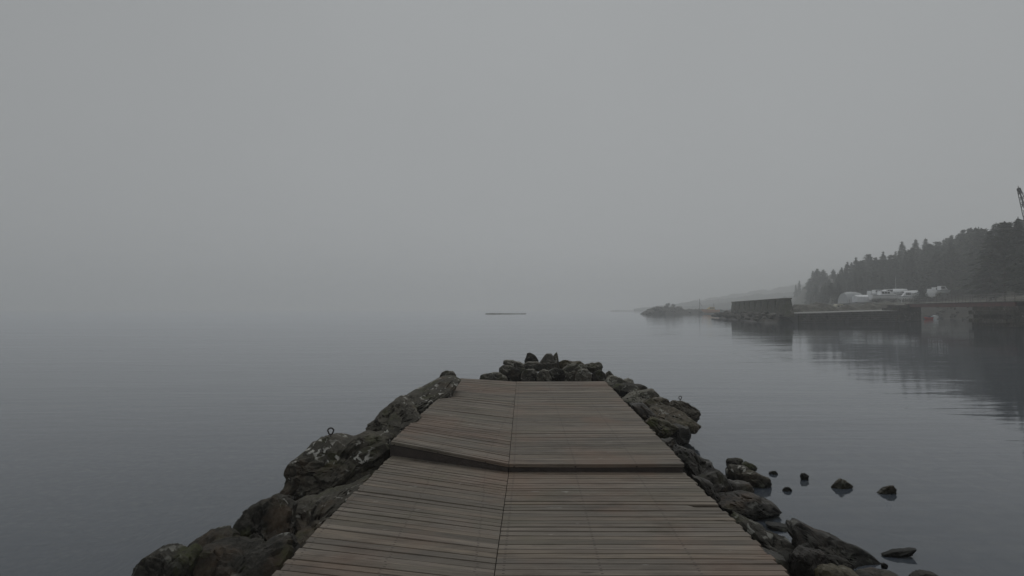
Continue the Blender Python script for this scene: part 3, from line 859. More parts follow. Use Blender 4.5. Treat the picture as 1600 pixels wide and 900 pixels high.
# ------------------------------------------------------------------ far shore
D0 = [(1100, 420), (1180, 410), (1245, 330), (1300, 205), (1350, 182), (1420, 172), (1480, 162), (1540, 138), (1571, 96), (1600, 82), (1680, 66), (1800, 50), (2000, 42)]
PROF = [(-10, -3.0), (-2, -0.6), (1.5, 0.7), (5, 2.2), (9, 3.6), (20, 4.1), (34, 4.5), (60, 7.0), (110, 14.0), (180, 21), (300, 26)]
def ground(px, d):
    off = d - interp(px, D0)
    low = max(0.03, min(1.0, (px - 1218) / 50.0))
    return interp(off, PROF) * low
mb = MB()
pxs = [1120 + i * 8 for i in range(111)]
offs = [-10, -5, -2, 0, 1.5, 3, 5, 7, 9, 12, 16, 20, 27, 34, 46, 60, 80, 110, 145, 180, 240, 300]
vs = []
for p in pxs:
    for o in offs:
        d = interp(p, D0) + o
        x = (p - 800) / F * d
        z = ground(p, d) + (0.25 + 0.012 * max(0, o)) * mnoise.fractal(Vector((x * .15, d * .15, 7)), 1, 2, 4)
        vs.append((x, d, z))
no = len(offs)
fs = [(i * no + j, (i + 1) * no + j, (i + 1) * no + j + 1, i * no + j + 1) for i in range(len(pxs) - 1) for j in range(no - 1)]
mb.add(vs, fs)
land = mb.build('shore_land', M['bank'], smooth=True)
land.data.materials.append(M['forest_floor']); land.data.materials.append(M['rubble'])
for i, pl in enumerate(land.data.polygons):
    if offs[i % (no - 1)] >= 27: pl.material_index = 1
    elif offs[i % (no - 1)] >= 9 and pxs[i // (no - 1)] < 1304: pl.material_index = 1
    elif offs[i % (no - 1)] < 7: pl.material_index = 2
tag(land, kind='structure')

# far wooded headland: three ridges, the farther ones added to imitate mist thickening upward
for hk, (tops, dist) in enumerate((
        ([(1040, 482.5), (1060, 480), (1120, 473), (1180, 468), (1245, 463), (1320, 456), (1540, 440)], [(1040, 780), (1240, 680), (1540, 620)]),
        ([(990, 482.5), (1010, 480), (1060, 474), (1120, 466), (1180, 459), (1245, 452), (1320, 444), (1540, 430)], [(990, 1020), (1240, 920), (1540, 860)]),
        ([(1000, 482.6), (1020, 480), (1060, 474), (1120, 463), (1180, 453), (1245, 442), (1320, 433), (1540, 424)], [(1000, 1380), (1240, 1260), (1540, 1180)]))):
    mb = MB()
    vs, fs = [], []
    p0 = tops[0][0]
    cols = [p0 + i * 1.6 for i in range(int((1540 - p0) / 1.6))]
    for p in cols:
        d = interp(p, dist) * .84
        top = H + (483 - interp(p, tops)) / F * d
        k = (p - 800) / F
        am = min(1, top / 12)
        crest = am * (2.6 * mnoise.fractal(Vector((k * d * .06, hk * 9, 5)), .8, 2.2, 5) + 2.6 * abs(mnoise.noise(Vector((k * d * .32, hk, 2)))))
        for dd, fz in ((0, 0), (6, .3), (40, .75), (90, 1), (190, 1.0), (380, 0)):
            z = top * fz + crest * (1 if fz > .9 else fz * .6) if fz else -2
            vs.append((k * (d + dd), d + dd, z))
    for i in range(len(cols) - 1):
        for j in range(5):
            fs.append((i * 6 + j, (i + 1) * 6 + j, (i + 1) * 6 + j + 1, i * 6 + j + 1))
    mb.add(vs, fs)
    tag(mb.build('far_hill', M['hill']), kind='structure')

# low rocky breakwater islet, left
def ridge(name, path, w, mat, seed, rgh=.45):
    """path: (px, d, height)"""
    mb = MB(); vs = []; m = 9
    n = len(path)
    pts = [Vector(((p - 800) / F * d, d, h)) for p, d, h in path]
    for i, p in enumerate(pts):
        t = pts[min(i + 1, n - 1)] - pts[max(i - 1, 0)]; t.z = 0; t.normalize()
        s = Vector((t.y, -t.x, 0))
        for j in range(m):
            u = -1 + 2 * j / (m - 1)
            z = (p.z + 1.5) * (1 - abs(u) ** 1.8) * min(1.0, min(i, n - 1 - i) / 2.5) - 1.5
            q = p + s * (u * w)
            vs.append((q.x, q.y, z + rgh * mnoise.fractal(Vector((q.x * .4, q.y * .4, seed)), 1, 2, 4) * (1 if abs(u) < .95 else 0)))
    fs = [(i * m + j, (i + 1) * m + j, (i + 1) * m + j + 1, i * m + j + 1) for i in range(n - 1) for j in range(m - 1)]
    mb.add(vs, fs)
    return mb.build(name, M[mat])
path = [(lerp(1003, 1262, i / 60), lerp(300, 350, i / 60), interp(lerp(1003, 1262, i / 60), [(1003, -.3), (1012, 1.3), (1024, 2.7), (1040, 3.2), (1060, 2.4), (1075, 1.7), (1125, 1.6), (1200, 1.9), (1262, 2.5)])) for i in range(61)]
tag(ridge('breakwater_bank', path, 7.5, 'rubble', 3.3, .8), kind='structure')
WA, WB = Vector((43.7, 113, 0)), Vector((53.4, 171, 0))           # the concrete wall's front line
def wl(t): return WA.lerp(WB, t)
pathb = []
for i in range(31):
    t = -0.03 + i / 30 * 1.16
    q = wl(t); pathb.append((q.x / q.y * F + 800, q.y, interp(t, [(-.03, 1.3), (1.0, 1.35), (1.09, .9), (1.13, -.6)])))
tag(ridge('rubble_bank', pathb, 5.0, 'rubble', 8.1), kind='structure')

# boulders along both, a few pixels each: six shapes, copied
def far_proto(seed):
    rg = random.Random(seed)
    vs, fs = ico(2)
    out = []
    pl = [(Vector((rg.uniform(-1, 1), rg.uniform(-1, 1), rg.uniform(-1, 1))).normalized(), rg.uniform(.55, .8)) for _ in range(9)]
    for v in vs:
        p = v.copy()
        for n, dd in pl:
            e = p.dot(n) - dd
            if e > 0: p -= n * e
        p *= 1 + .12 * mnoise.fractal(v * 2 + Vector((seed, 0, 0)), 1, 2, 3)
        out.append(p)
    mb = MB(); mb.add(out, fs)
    o = mb.build('boulder', M['rock_far'])
    return o
protos = [far_proto(s) for s in range(6)]
used = set()
rb = random.Random(5)
def far_boulder(loc, s, label, group):
    i = rb.randrange(6)
    o = protos[i]
    if i in used:
        o = o.copy(); COL.objects.link(o)
    used.add(i)
    o.location = loc
    o.scale = (s * rb.uniform(.8, 1.4), s * rb.uniform(.8, 1.2), s * rb.uniform(.6, 1.0))
    o.rotation_euler = (rb.uniform(-.4, .4), rb.uniform(-.4, .4), rb.uniform(0, 6.28))
    tag(o, label, 'boulder', group)
for k in range(62):
    t = rb.uniform(-.04, 1.12)
    q = wl(t)
    u = rb.uniform(.4, 4.3)
    s = rb.uniform(.35, .85)
    z = max(.0, 1.25 * (1 - (u / 5.0) ** 1.8)) + .1
    far_boulder((q.x - u * .99, q.y + u * .15 - (rb.uniform(0, 2) if t < 0 else 0), z), s, 'dark boulder in the rubble at the foot of the concrete breakwater wall', 'boulders below the breakwater wall')
for k in range(64):
    i = rb.uniform(0, 1) ** 1.5 * .47
    p = lerp(1004, 1262, i); d = lerp(300, 350, i)
    h = interp(p, [(1003, 0), (1012, 1.2), (1024, 2.5), (1040, 3.0), (1060, 2.2), (1075, 1.5), (1125, 1.4)])
    u = rb.uniform(-6.2, .5)
    far_boulder(((p - 800) / F * d, d + u, h * (1 - (abs(u) / 7.5) ** 1.8) + .25), rb.uniform(.5, 1.15), 'dark boulder on the low rocky islet left of the breakwater wall', 'boulders on the rocky islet')

for k in range(44):
    p = rb.uniform(1418, 1585); dd = interp(p, D0) + rb.uniform(-.5, 6)
    far_boulder(((p - 800) / F * dd, dd, ground(p, dd) + .1), rb.uniform(.3, .8), 'dark boulder on the shore seen under and behind the footbridge', 'boulders on the shore by the footbridge')
# concrete breakwater wall: battered faces, coping, sloping end
wall = empty('breakwater_wall', WA + Vector((0, 0, 1.2)))
tag(wall, 'long olive-grey concrete breakwater wall above the dark rubble', 'wall')
ux = (WB - WA).normalized(); sx_ = Vector((ux.y, -ux.x, 0))       # sx_ points to the right / landward
mb = MB(); rings = []
ztop = 3.72
for t, zt in ((-0.012, 0), (0.0, 0), (0.02, 1), (1.0, 1)):
    q = WA + ux * (t * (WB - WA).length)
    zz = ztop if zt else 1.3
    if t == 0.0: zz = ztop
    if t == -0.012: zz = ztop - .04
    inset = 0
    rings.append([q - sx_ * 0.35 + Vector((0, 0, .9)), q + sx_ * 1.15 + Vector((0, 0, .9)), q + sx_ * .9 + Vector((0, 0, zz)), q + Vector((0, 0, zz))])
# the near end leans back
for p in rings[0][:2]:
    pass
rings[0] = [rings[0][0] - ux * 1.2, rings[0][1] - ux * 1.2, rings[0][2], rings[0][3]]
mb.loft(rings)
o = mb.build('wall_body', M['concrete'], wall); o.location = -wall.location
mb = MB(); rings = []
for t in (-0.014, 0.5, 1.002):
    q = WA + ux * (t * (WB - WA).length)
    a = q - sx_ * .12 + Vector((0, 0, ztop + .01)); b = q + sx_ * 1.0 + Vector((0, 0, ztop + .01))
    rings.append([a, b, b + Vector((0, 0, .2)), a + Vector((0, 0, .2))])
mb.loft(rings)
o = mb.build('coping', M['concrete'], wall); o.location = -wall.location
mb = MB()
for t in [i / 9 for i in range(1, 9)]:
    q = WA + ux * (t * (WB - WA).length)
    mb.box(q - sx_ * .16 + Vector((0, 0, 2.5)), (.22, .5, 2.2), math.atan2(ux.y, ux.x) - R(90))
o = mb.build('buttress', M['concrete'], wall); o.location = -wall.location

# stone quay to the bridge
QA, QB = Vector((46.2, 113.5, 0)), Vector((71.8, 124.5, 0))
quay = empty('stone_quay', QA)
tag(quay, 'long dark stone quay between the breakwater wall and the footbridge', 'quay')
uq = (QB - QA).normalized(); sq = Vector((-uq.y, uq.x, 0))        # away from the viewer
LQ = (QB - QA).length
rq = random.Random(3)
mb = MB()
course = 0.36
def ztopq(t): return lerp(1.45, 2.02, t)
for c in range(7):
    x = -rq.uniform(0, .6)
    while x < LQ:
        ln = rq.uniform(.6, 1.7)
        x0, x1 = max(0, x), min(LQ, x + ln)
        if x1 - x0 > .1:
            z0 = -.7 + c * course
            z1 = min(z0 + course - .03, ztopq(((x0 + x1) / 2) / LQ) - .02)
            if z1 - z0 > .08:
                prot = rq.uniform(-.06, .07)
                ctr = QA + uq * ((x0 + x1) / 2) + sq * (.45 - prot) + Vector((0, 0, (z0 + z1) / 2))
                mb.box(ctr, (x1 - x0 - .04, .9, z1 - z0), math.atan2(uq.y, uq.x))
        x += ln
o = mb.build('stone_wall', M['quay'], quay); o.location = -quay.location
mb = MB(); rings = []
for t in (0, .25, .5, .75, 1):
    q = QA + uq * (t * LQ)
    zt = ztopq(t)
    a, b = q + sq * .25, q + sq * 6.5
    rings.append([a + Vector((0, 0, zt)), b + Vector((0, 0, zt + .05)), b + Vector((0, 0, -1)), a + Vector((0, 0, -1))])
mb.loft(rings)
o = mb.build('quay_top', M['path'], quay); o.location = -quay.location
# bridge seat at the end of the quay
mb = MB()
mb.box(QB + sq * 1.6 - uq * 1.5 + Vector((0, 0, 1.4)), (3.4, 4.0, 2.9), math.atan2(uq.y, uq.x))
mb.box(QB + sq * 1.5 - uq * 2.6 + Vector((0, 0, 1.2)), (5.0, 3.4, 2.3), math.atan2(uq.y, uq.x))
o = mb.build('bridge_seat', M['quay'], quay); o.location = -quay.location
# rubble heap behind the quay
pathc = []
for i in range(25):
    t = i / 24
    q = Vector((50.5, 131, 0)).lerp(Vector((78, 139, 0)), t)
    pathc.append((q.x / q.y * F + 800, q.y, 2.8 + .3 * math.sin(t * 9) + .5 * t))
tag(ridge('gravel_bank', pathc, 6.5, 'bank', 4.4, .8), kind='structure')

# footbridge with red girders
BA, BB = Vector((71.0, 125.0, 0)), Vector((60.5, 83.0, 0))
bridge = empty('footbridge', BA + Vector((0, 0, 2.6)))
tag(bridge, 'footbridge with rust-red girders and thin railings over the channel at the right', 'bridge')
ub = (BB - BA); LB = ub.length; ub.normalize(); sb = Vector((ub.y, -ub.x, 0))
angb = math.atan2(ub.y, ub.x)
zA = 2.98
mid = BA.lerp(BB, .5)
for s in (-.95, .95):
    mb = MB()
    mb.box(mid + sb * s + Vector((0, 0, zA - .24)), (LB, .16, .48), angb)
    mb.box(mid + sb * s + Vector((0, 0, zA - .02)), (LB, .30, .05), angb)
    mb.box(mid + sb * s + Vector((0, 0, zA - .49)), (LB, .30, .05), angb)
    o = mb.build('girder', M['rust_red'], bridge); o.location = -bridge.location
mb = MB(); mb.box(mid + Vector((0, 0, zA + .06)), (LB + .6, 2.3, .09), angb)
o = mb.build('walkway', M['wood_dark'], bridge); o.location = -bridge.location
for s in (-1.08, 1.08):
    mb = MB()
    n = 17
    for i in range(n):
        q = BA + ub * (LB * i / (n - 1)) + sb * s
        mb.tube([q + Vector((0, 0, zA)), q + Vector((0, 0, zA + 1.12))], .035, 5)
    for zz in (.45, .8, 1.1):
        mb.tube([BA + sb * s + Vector((0, 0, zA + zz)), BB + sb * s + Vector((0, 0, zA + zz))], .026, 5)
    o = mb.build('railing', M['rail'], bridge); o.location = -bridge.location
# right abutment
AB = empty('bridge_abutment', BB + Vector((0, 0, 0)))
tag(AB, 'dark stone abutment carrying the right end of the footbridge', 'abutment')
rq = random.Random(8)
mb = MB()
for c in range(6):
    for k in range(6):
        mb.box(Vector((rq.uniform(-.1, .1) + (k - 2.5) * 1.15 + (c % 2) * .4, 1.6 + rq.uniform(-.08, .08) , -.5 + c * .5 + .24)), (1.1, 6.6, .47))
o = mb.build('stone_wall', M['quay'], AB)

# ------------------------------------------------------------------ boatyard
def hull(L, Bm, Hh, sheer=.25, n=13, transom=.75, vee=.55):
    """hull along +X (bow), base z=0 keel, returns rings"""
    rings = []
    for i in range(n):
        t = i / (n - 1)
        x = -L / 2 + L * t
        w = Bm / 2 * (transom + (1 - transom) * math.sin(min(1, t / .45) * math.pi / 2)) if t < .45 else Bm / 2 * max(.03, math.cos((t - .45) / .55 * math.pi / 2) ** .75)
        top = Hh * (1 + sheer * (t - .3) ** 2 * 2)
        keel = Hh * (.0 + .75 * max(0, (t - .7) / .3) ** 2)
        ch = lerp(keel, top, .38)
        rings.append([Vector((x, -w, top)), Vector((x, -w * .86, ch)), Vector((x, 0, keel)), Vector((x, w * .86, ch)), Vector((x, w, top))])
    return rings

def boat_root(px, d, name, label, rz, lift=.5, group='boats laid up on land', z=None):
    zz = ground(px, d) if z is None else z
    r = empty(name, Vector(((px - 800) / F * d, d, zz + (lift if z is None else 0))), rz)
    tag(r, label, 'boat', group)
    return r

def cradle(root, L, lift, Bm):
    for x in (-L * .28, L * .22):
        mb = MB()
        mb.box((x, 0, -lift * .5 + .1), (.25, Bm * .5, lift + .1))
        mb.tube([(x, -Bm * .42, -lift - .1), (x, -Bm * .42, .55)], .06, 5)
        mb.tube([(x, Bm * .42, -lift - .1), (x, Bm * .42, .55)], .06, 5)
        mb.build('cradle', M['wood_dark'], root)

def motorboat(px, d, label, L, rz, Hh=1.2, Bm=2.6, cabin=True, mat='white', mast=0, cover=False, lift=.5, group='boats laid up on land', z=None, name='motorboat', cabmat='white'):
    r = boat_root(px, d, name, label, rz, lift, group, z)
    rg = hull(L, Bm, Hh)
    mb = MB(); mb.loft(rg, closed=False, cap=False)
    n = len(rg)
    mb.add([rg[0][k] for k in range(5)], [(0, 1, 2, 3, 4)])
    mb.build('hull', M[mat], r)
    mb = MB(); 
    mb.loft([[p[0] + Vector((0, .03, -.06)), p[4] + Vector((0, -.03, -.06))] for p in rg], closed=False, cap=False)
    mb.build('deck', M['white'], r)
    mb = MB()
    mb.tube([p[0] for p in rg], .05, 5); mb.tube([p[4] for p in rg], .05, 5)
    mb.build('rub_rail', M['navy'], r)
    if cabin:
        ch = 1.25
        def cabring(x, w, z0, z1): return [Vector((x, -w, z0)), Vector((x, -w * .82, z1)), Vector((x, w * .82, z1)), Vector((x, w, z0))]
        z0 = Hh - .05
        mb = MB(); mb.loft([cabring(-L * .22, Bm * .38, z0, z0 + ch), cabring(L * .06, Bm * .38, z0, z0 + ch), cabring(L * .20, Bm * .33, z0, z0 + ch * .35), cabring(L * .33, Bm * .2, z0, z0 + .12)])
        c = mb.build('cabin', M[cabmat], r)
        for s in (-1, 1):
            for k in range(3):
                x0 = -L * .20 + k * L * .085
                mb = MB()
                yb, yt = s * (Bm * .38 * .93 + .015), s * (Bm * .38 * .85 + .015)
                mb.add([(x0, yb, z0 + ch * .42), (x0 + L * .07, yb, z0 + ch * .42), (x0 + L * .07, yt, z0 + ch * .84), (x0, yt, z0 + ch * .84),
                        (x0, yb - s * .06, z0 + ch * .42), (x0 + L * .07, yb - s * .06, z0 + ch * .42), (x0 + L * .07, yt - s * .06, z0 + ch * .84), (x0, yt - s * .06, z0 + ch * .84)],
                       [(0, 1, 2, 3), (4, 7, 6, 5), (0, 4, 5, 1), (1, 5, 6, 2), (2, 6, 7, 3), (3, 7, 4, 0)])
                mb.build('window', M['glass'], c)
    if cover:
        mb = MB(); rr = []
        for p in rg[:-1]:
            a, b = p[0] + Vector((0, -.05, -.25)), p[4] + Vector((0, .05, -.25))
            m_ = (p[0] + p[4]) / 2
            hgt = (.55 + .35 * math.sin((p[0].x + L / 2) / L * 3)) * (Bm / 2.6)
            w = abs(p[4].y)
            rr.append([a, p[0] + Vector((0, .02 * w, .08)), m_ + Vector((0, -w * .45, hgt * .72)), m_ + Vector((0, 0, hgt)), m_ + Vector((0, w * .45, hgt * .72)), p[4] + Vector((0, -.02 * w, .08)), b])
        mb.loft(rr, closed=False, cap=False)
        mb.build('cover', M['tarp'], r, fix=True)
    if mast:
        mb = MB(); mb.tube([(L * .02, 0, Hh * .6), (L * .02, 0, Hh + mast)], [.07, .045], 6)
        mb.build('mast', M['mast'], r)
    if lift and z is None: cradle(r, L, lift, Bm)
    return r

# tarpaulined boat: box-like white cover
def tarped(px, d, label, L, Bm, hgt, rz):
    r = boat_root(px, d, 'covered_boat', label, rz, .0)
    rings = []
    n = 15
    for i in range(n):
        t = i / (n - 1); x = -L / 2 + L * t
        rg = random.Random(i + int(px))
        w = Bm / 2 * (1 if t < .75 else lerp(1, .7, (t - .75) / .25))
        z1 = hgt * (.80 + .03 * math.sin(i * 2.1)); zt = hgt * (1 + .02 * math.sin(i * 1.7))
        rings.append([Vector((x, -w * 1.03, .15 + rg.uniform(0, .25))), Vector((x, -w, z1 * .6)), Vector((x, -w * .95, z1)), Vector((x, 0, zt)), Vector((x, w * .95, z1)), Vector((x, w, z1 * .6)), Vector((x, w * 1.03, .15 + rg.uniform(0, .25)))])
    mb = MB(); mb.loft(rings)
    mb.build('tarpaulin', M['tarp'], r)
    mb = MB(); mb.loft(hull(L * .96, Bm * .8, hgt * .55), closed=False)
    mb.build('hull', M['hullgrey'], r)
    return r
tarped(1347.5, 196, 'box-shaped boat wrapped in a white tarpaulin, in front of the grey dome tent', 4.7, 2.5, 2.3, R(8))
motorboat(1331, 192, 'low white open boat under the edge of the grey dome tent', 4.4, R(176), Hh=.85, Bm=1.9, cabin=False, lift=.35)
motorboat(1385, 194, 'longest white motorboat with a row of dark cabin windows', 9.2, R(5), Hh=1.35, Bm=2.8, lift=.6)
motorboat(1371, 201, 'smaller white cabin boat behind the stern of the longest motorboat', 5.5, R(10), Hh=1.2, Bm=2.4, lift=1.1)
motorboat(1388, 204, 'white cabin boat in the second row, behind the middle of the longest motorboat', 5.2, R(160), Hh=1.1, Bm=2.3, lift=1.3)
motorboat(1362, 208, 'white cabin boat peeping over the tarpaulined boat', 4.6, R(20), Hh=1.1, Bm=2.2, lift=.9)
motorboat(1399, 206, 'long white boat under a pale cover behind the longest motorboat, with a bare mast', 9.0, R(8), Hh=1.4, Bm=2.7, cabin=False, cover=True, mast=4.6, lift=1.3)
motorboat(1424, 197, 'white covered boat left of the dark young spruce', 5.2, R(12), Hh=1.35, Bm=2.4, cabin=False, cover=True, lift=.9)
motorboat(1455, 196, 'white boat seen stern-on right of the dark young spruce', 5.4, R(62), Hh=1.3, Bm=3.0, cabin=True, lift=.9)
motorboat(1473, 191, 'pale sailing boat farthest right in the boatyard, half hidden in the haze', 5.2, R(14), Hh=1.0, Bm=2.0, cabin=True, mat='white', lift=1.9, name='sailing_boat')

motorboat(1416, 190, 'small white cabin boat in front of the covered boats, nearest the quay', 4.4, R(168), Hh=1.0, Bm=2.0, lift=.5)
motorboat(1464, 198, 'white motorboat between the stern-on boat and the pale sailing boat', 4.8, R(12), Hh=1.2, Bm=2.2, lift=1.4)

# grey dome tent
d = 205; px = 1330
r = empty('dome_tent', Vector(((px - 800) / F * d, d, ground(px, d))), R(4))
tag(r, 'grey arched storage tent behind the white tarpaulined boat', 'tent')
mb = MB(); rings = []
for x in (-2.7, -1.35, 0, 1.35, 2.7):
    hh = 3.4 * (1 - .12 * (abs(x) / 2.7) ** 2)
    rings.append([Vector((x * (1 - .10 * math.sin(math.pi * a / 12)), -2.6 * math.cos(math.pi * a / 12), hh * max(0.0, math.sin(math.pi * a / 12)) ** .8)) for a in range(13)])
mb.loft(rings)
mb.build('canvas', M['tent'], r, smooth=True, sharp=40)
mb = MB(); mb.box((0, -2.52, .8), (2.0, .12, 1.6)); mb.build('door_flap', M['hullgrey'], r)
mb = MB()
for x in (-2.0, 2.0): mb.box((x, -2.55, .55), (.12, .14, 1.1))
mb.build('door_post', M['rail'], r)

# cream caravan
d = 204; px = 1310
r = empty('caravan', Vector(((px - 800) / F * d, d, ground(px, d))), R(3))
tag(r, 'small cream caravan at the left end of the boatyard', 'caravan')
mb = MB()
prof = [(-1.1, .45), (-1.15, 1.1), (-1.0, 1.75), (-.7, 1.95), (.75, 1.95), (1.05, 1.7), (1.15, 1.0), (1.0, .45)]
mb.loft([[Vector((x, y, z)) for x, z in prof] for y in (-.95, .95)])
mb.build('body', M['cream'], r)
for x in (-.45, .45):
    mb = MB(); mb.box((x, -.965, 1.35), (.6, .03, .45)); mb.build('window', M['glass'], r)
for y in (-.85, .85):
    mb = MB(); mb.tube([(0, y - .08, .3), (0, y + .08, .3)], .3, 12); mb.build('wheel', M['navy'], r)
mb = MB(); mb.tube([(-1.0, 0, .5), (-2.0, 0, .45)], .06, 6); mb.build('drawbar', M['rail'], r)

# posts along the bank
for px, py, d, hgt, lab in ((1409, 467, 186, 1.5, 'short white post on the bank in front of the covered boats'), (1343.5, 473, 187, 1.3, 'short dark post on the bank in front of the tarpaulined boat')):
    b = Vector(((px - 800) / F * d, d, ground(px, d) - .2))
    mb = MB(); mb.tube([b, b + Vector((0, 0, hgt))], [.10, .09], 8)
    mb.tube([b + Vector((0, 0, hgt)), b + Vector((0, 0, hgt + .08))], [.12, .05], 8)
    tag(mb.build('post', M['white'] if 'white' in lab else M['wood_dark'], loc=b), lab, 'post')

# red dinghy
motorboat(1460, 152, 'white rowing boat afloat under the footbridge beside the red dinghy', 2.6, R(65), Hh=.8, Bm=1.4, cabin=False, mat='white', lift=0, z=-.12, name='rowing_boat', group=None)
motorboat(1450, 148, 'small bright red dinghy afloat under the footbridge', 1.7, R(170), Hh=.6, Bm=.9, cabin=False, mat='red', lift=0, z=-.12, name='dinghy', group=None)
# yellow work boat behind the islet
yb = motorboat(1110, 306, 'yellow work boat with a cream wheelhouse moored beside the low islet', 7.6, R(172), Hh=1.5, Bm=2.6, cabin=True, mat='orange', lift=0, z=.35, name='work_boat', group=None, cabmat='yellow', mast=0)
mb = MB(); mb.tube([(4.6, .3, .6), (4.6, .3, 6.4)], [.13, .07], 6); mb.tube([(4.6, .3, 4.6), (3.6, .3, 3.0)], .06, 5)
mb.build('mast', M['wood_dark'], yb)
mb = MB(); mb.tube([(-1.4, 0, 2.2), (-1.4, 0, 4.3)], [.09, .06], 6); mb.build('mast', M['wood_dark'], yb)

# floating logs
def log(px0, px1, py, label, rad):
    a, b = W(px0, py, 0.1), W(px1, py - .15, 0.1)
    n = 12; rg = random.Random(int(px0)); pts = []
    for i in range(n + 1):
        q = a.lerp(b, i / n); q.z = .12 + rg.uniform(-.05, .05); pts.append(q)
    mb = MB(); mb.tube(pts, [lerp(rad, rad * .55, i / n) * rg.uniform(.9, 1.1) for i in range(n + 1)], 9)
    return tag(mb.build('floating_log', M['wood_dark'], loc=a), label, 'log')
log(759, 822, 490.3, 'long thin dark log floating far out beyond the end of the jetty', .27)
log(955, 1010, 486.0, 'faint log boom on the horizon left of the rocky islet', .5)

# crane
d = 108
tip = P(1592, 296, d)
cr = empty('lattice_crane', Vector((tip.x + 5.6, d, ground(1640, d))))
tag(cr, 'dark lattice crane boom rising above the trees at the right edge', 'crane')
base = Vector((tip.x + 4.6, d, 5.0))
ax = (tip - base); LL = ax.length; ax.normalize()
sx1 = Vector((0, 1, 0)); sx2 = ax.cross(sx1).normalized()
mb = MB()
def cpt(t, i):
    w = lerp(.62, .26, max(0, (t - .75) / .25)) if t > .75 else .62
    a, b = ((1, 1), (1, -1), (-1, -1), (-1, 1))[i]
    return base + ax * (LL * t) + sx1 * (w * a * .6) + sx2 * (w * b * .6)
NB = 16
for i in range(4):
    mb.tube([cpt(k / NB, i) for k in range(NB + 1)], .055, 5)
for k in range(NB):
    for i in range(4):
        j = (i + 1) % 4
        mb.tube([cpt(k / NB, i), cpt((k + 1) / NB, j) if k % 2 else cpt(k / NB, j)], .032, 4)
        mb.tube([cpt(k / NB, j), cpt((k + 1) / NB, i)], .03, 4)
o = mb.build('boom', M['crane'], cr); o.location = -cr.location
mb = MB(); mb.tube([tip + sx1 * -.12, tip + sx1 * .12], .28, 12); mb.tube([tip, tip + Vector((-.12, 0, .55))], .05, 5)
o = mb.build('boom_head', M['crane'], cr); o.location = -cr.location
mb = MB(); mb.tube([tip + Vector((.3, 0, -.1)), Vector((tip.x + 9.5, d, 9))], .03, 4)
o = mb.build('stay_cable', M['crane'], cr); o.location = -cr.location
mb = MB(); g0 = ground(1640, d)
mb.box((base.x + 1.2, d, (5.0 + g0) / 2 + .4), (4.5, 2.6, max(1.2, 5.2 - g0)))
o = mb.build('crane_body', M['yellow'], cr); o.location = -cr.location

# ------------------------------------------------------------------ trees
def spruce_mesh(seed, slim=1.0, pine=False):
    """unit height 1; crown of many drooping twig blades round a tapered trunk"""
    rg = random.Random(seed)
    crown = MB()
    nwh = 34 if not pine else 20
    for i in range(nwh):
        t = max(0.0, min(1.0, (i + rg.uniform(-.3, .3)) / nwh))
        if pine:
            z = lerp(.42, .98, t); rad = .17 * slim * (math.sin(min(1, max(.05, (1 - t) * 1.25)) * math.pi / 2) ** .8) * rg.uniform(.5, 1.15)
        else:
            z = lerp(.10, .985, t ** .92); rad = (.235 * (1 - t) ** .95 + .010) * slim * rg.uniform(.62, 1.18)
        nb = max(4, int(9 * (1 - t * .5)))
        a0 = rg.uniform(0, 6.28)
        for b in range(nb):
            if rg.random() < .10: continue
            a = a0 + 6.283 * b / nb + rg.uniform(-.3, .3)
            L_ = rad * rg.uniform(.6, 1.12)
            droop = (-.32 if not pine else .22) * rg.uniform(.5, 1.4)
            ns = 5
            ca, sa = math.cos(a), math.sin(a)
            for s in range(ns):
                f = (s + .6) / ns
                c = Vector((ca * L_ * f, sa * L_ * f, z + droop * L_ * f + (.10 * L_ * f * f if not pine else 0)))
                for q in range(2 if not pine else 3):
                    wv = Vector((rg.gauss(0, 1), rg.gauss(0, 1), rg.gauss(0, .5))).normalized()
                    uv_ = Vector((ca, sa, -.35 + rg.uniform(-.3, .3) if not pine else rg.uniform(-.2, .7))).normalized()
                    sz = (.020 + .018 * (1 - t)) * rg.uniform(.6, 1.2) * (1.0 if not pine else 1.05)
                    jit = Vector((rg.gauss(0, .008), rg.gauss(0, .008), rg.gauss(0, .008)))
                    c2 = c + jit
                    tipv = c2 + uv_ * sz * 1.6
                    l_ = c2 + wv * sz * .55; r_ = c2 - wv * sz * .55
                    crown.add([c2 - uv_ * sz * .9, l_, tipv, r_], [(0, 1, 2, 3)])
    if not pine:
        for k in range(10):
            a = rg.uniform(0, 6.28); z = rg.uniform(.93, 1.0)
            crown.add([(0, 0, z - .02), (.006 * math.cos(a), .006 * math.sin(a), z), (0.001, 0, z + .018), (-.004 * math.sin(a), .004 * math.cos(a), z)], [(0, 1, 2, 3)])
    trunk = MB()
    bx, by = rg.uniform(-.01, .01), rg.uniform(-.01, .01)
    trunk.tube([(0, 0, -.06), (bx, by, .35), (bx * .5, by, .7), (0, 0, .97)], [.016, .012, .007, .002], 7)
    for k in range(7):
        a = rg.uniform(0, 6.28); z = rg.uniform(.15, .6)
        trunk.tube([(bx, by, z), (bx + .08 * math.cos(a), by + .08 * math.sin(a), z + (.02 if pine else -.02))], [.004, .0015], 4)
    return crown, trunk

kinds = []
for seed, slim, pine in ((1, 1.0, False), (2, .8, False), (3, 1.15, False), (4, .92, False), (5, 1.3, True), (6, 1.0, True)):
    c, tr = spruce_mesh(seed, slim, pine)
    nm = 'pine_tree' if pine else 'spruce_tree'
    root = empty(nm, (0, 0, 0))
    c.build('crown', M['pine' if pine else 'spruce'], root, fix=False)
    tr.build('trunk', M['bark'], root, smooth=True)
    kinds.append([root, False, pine, slim, c, tr])

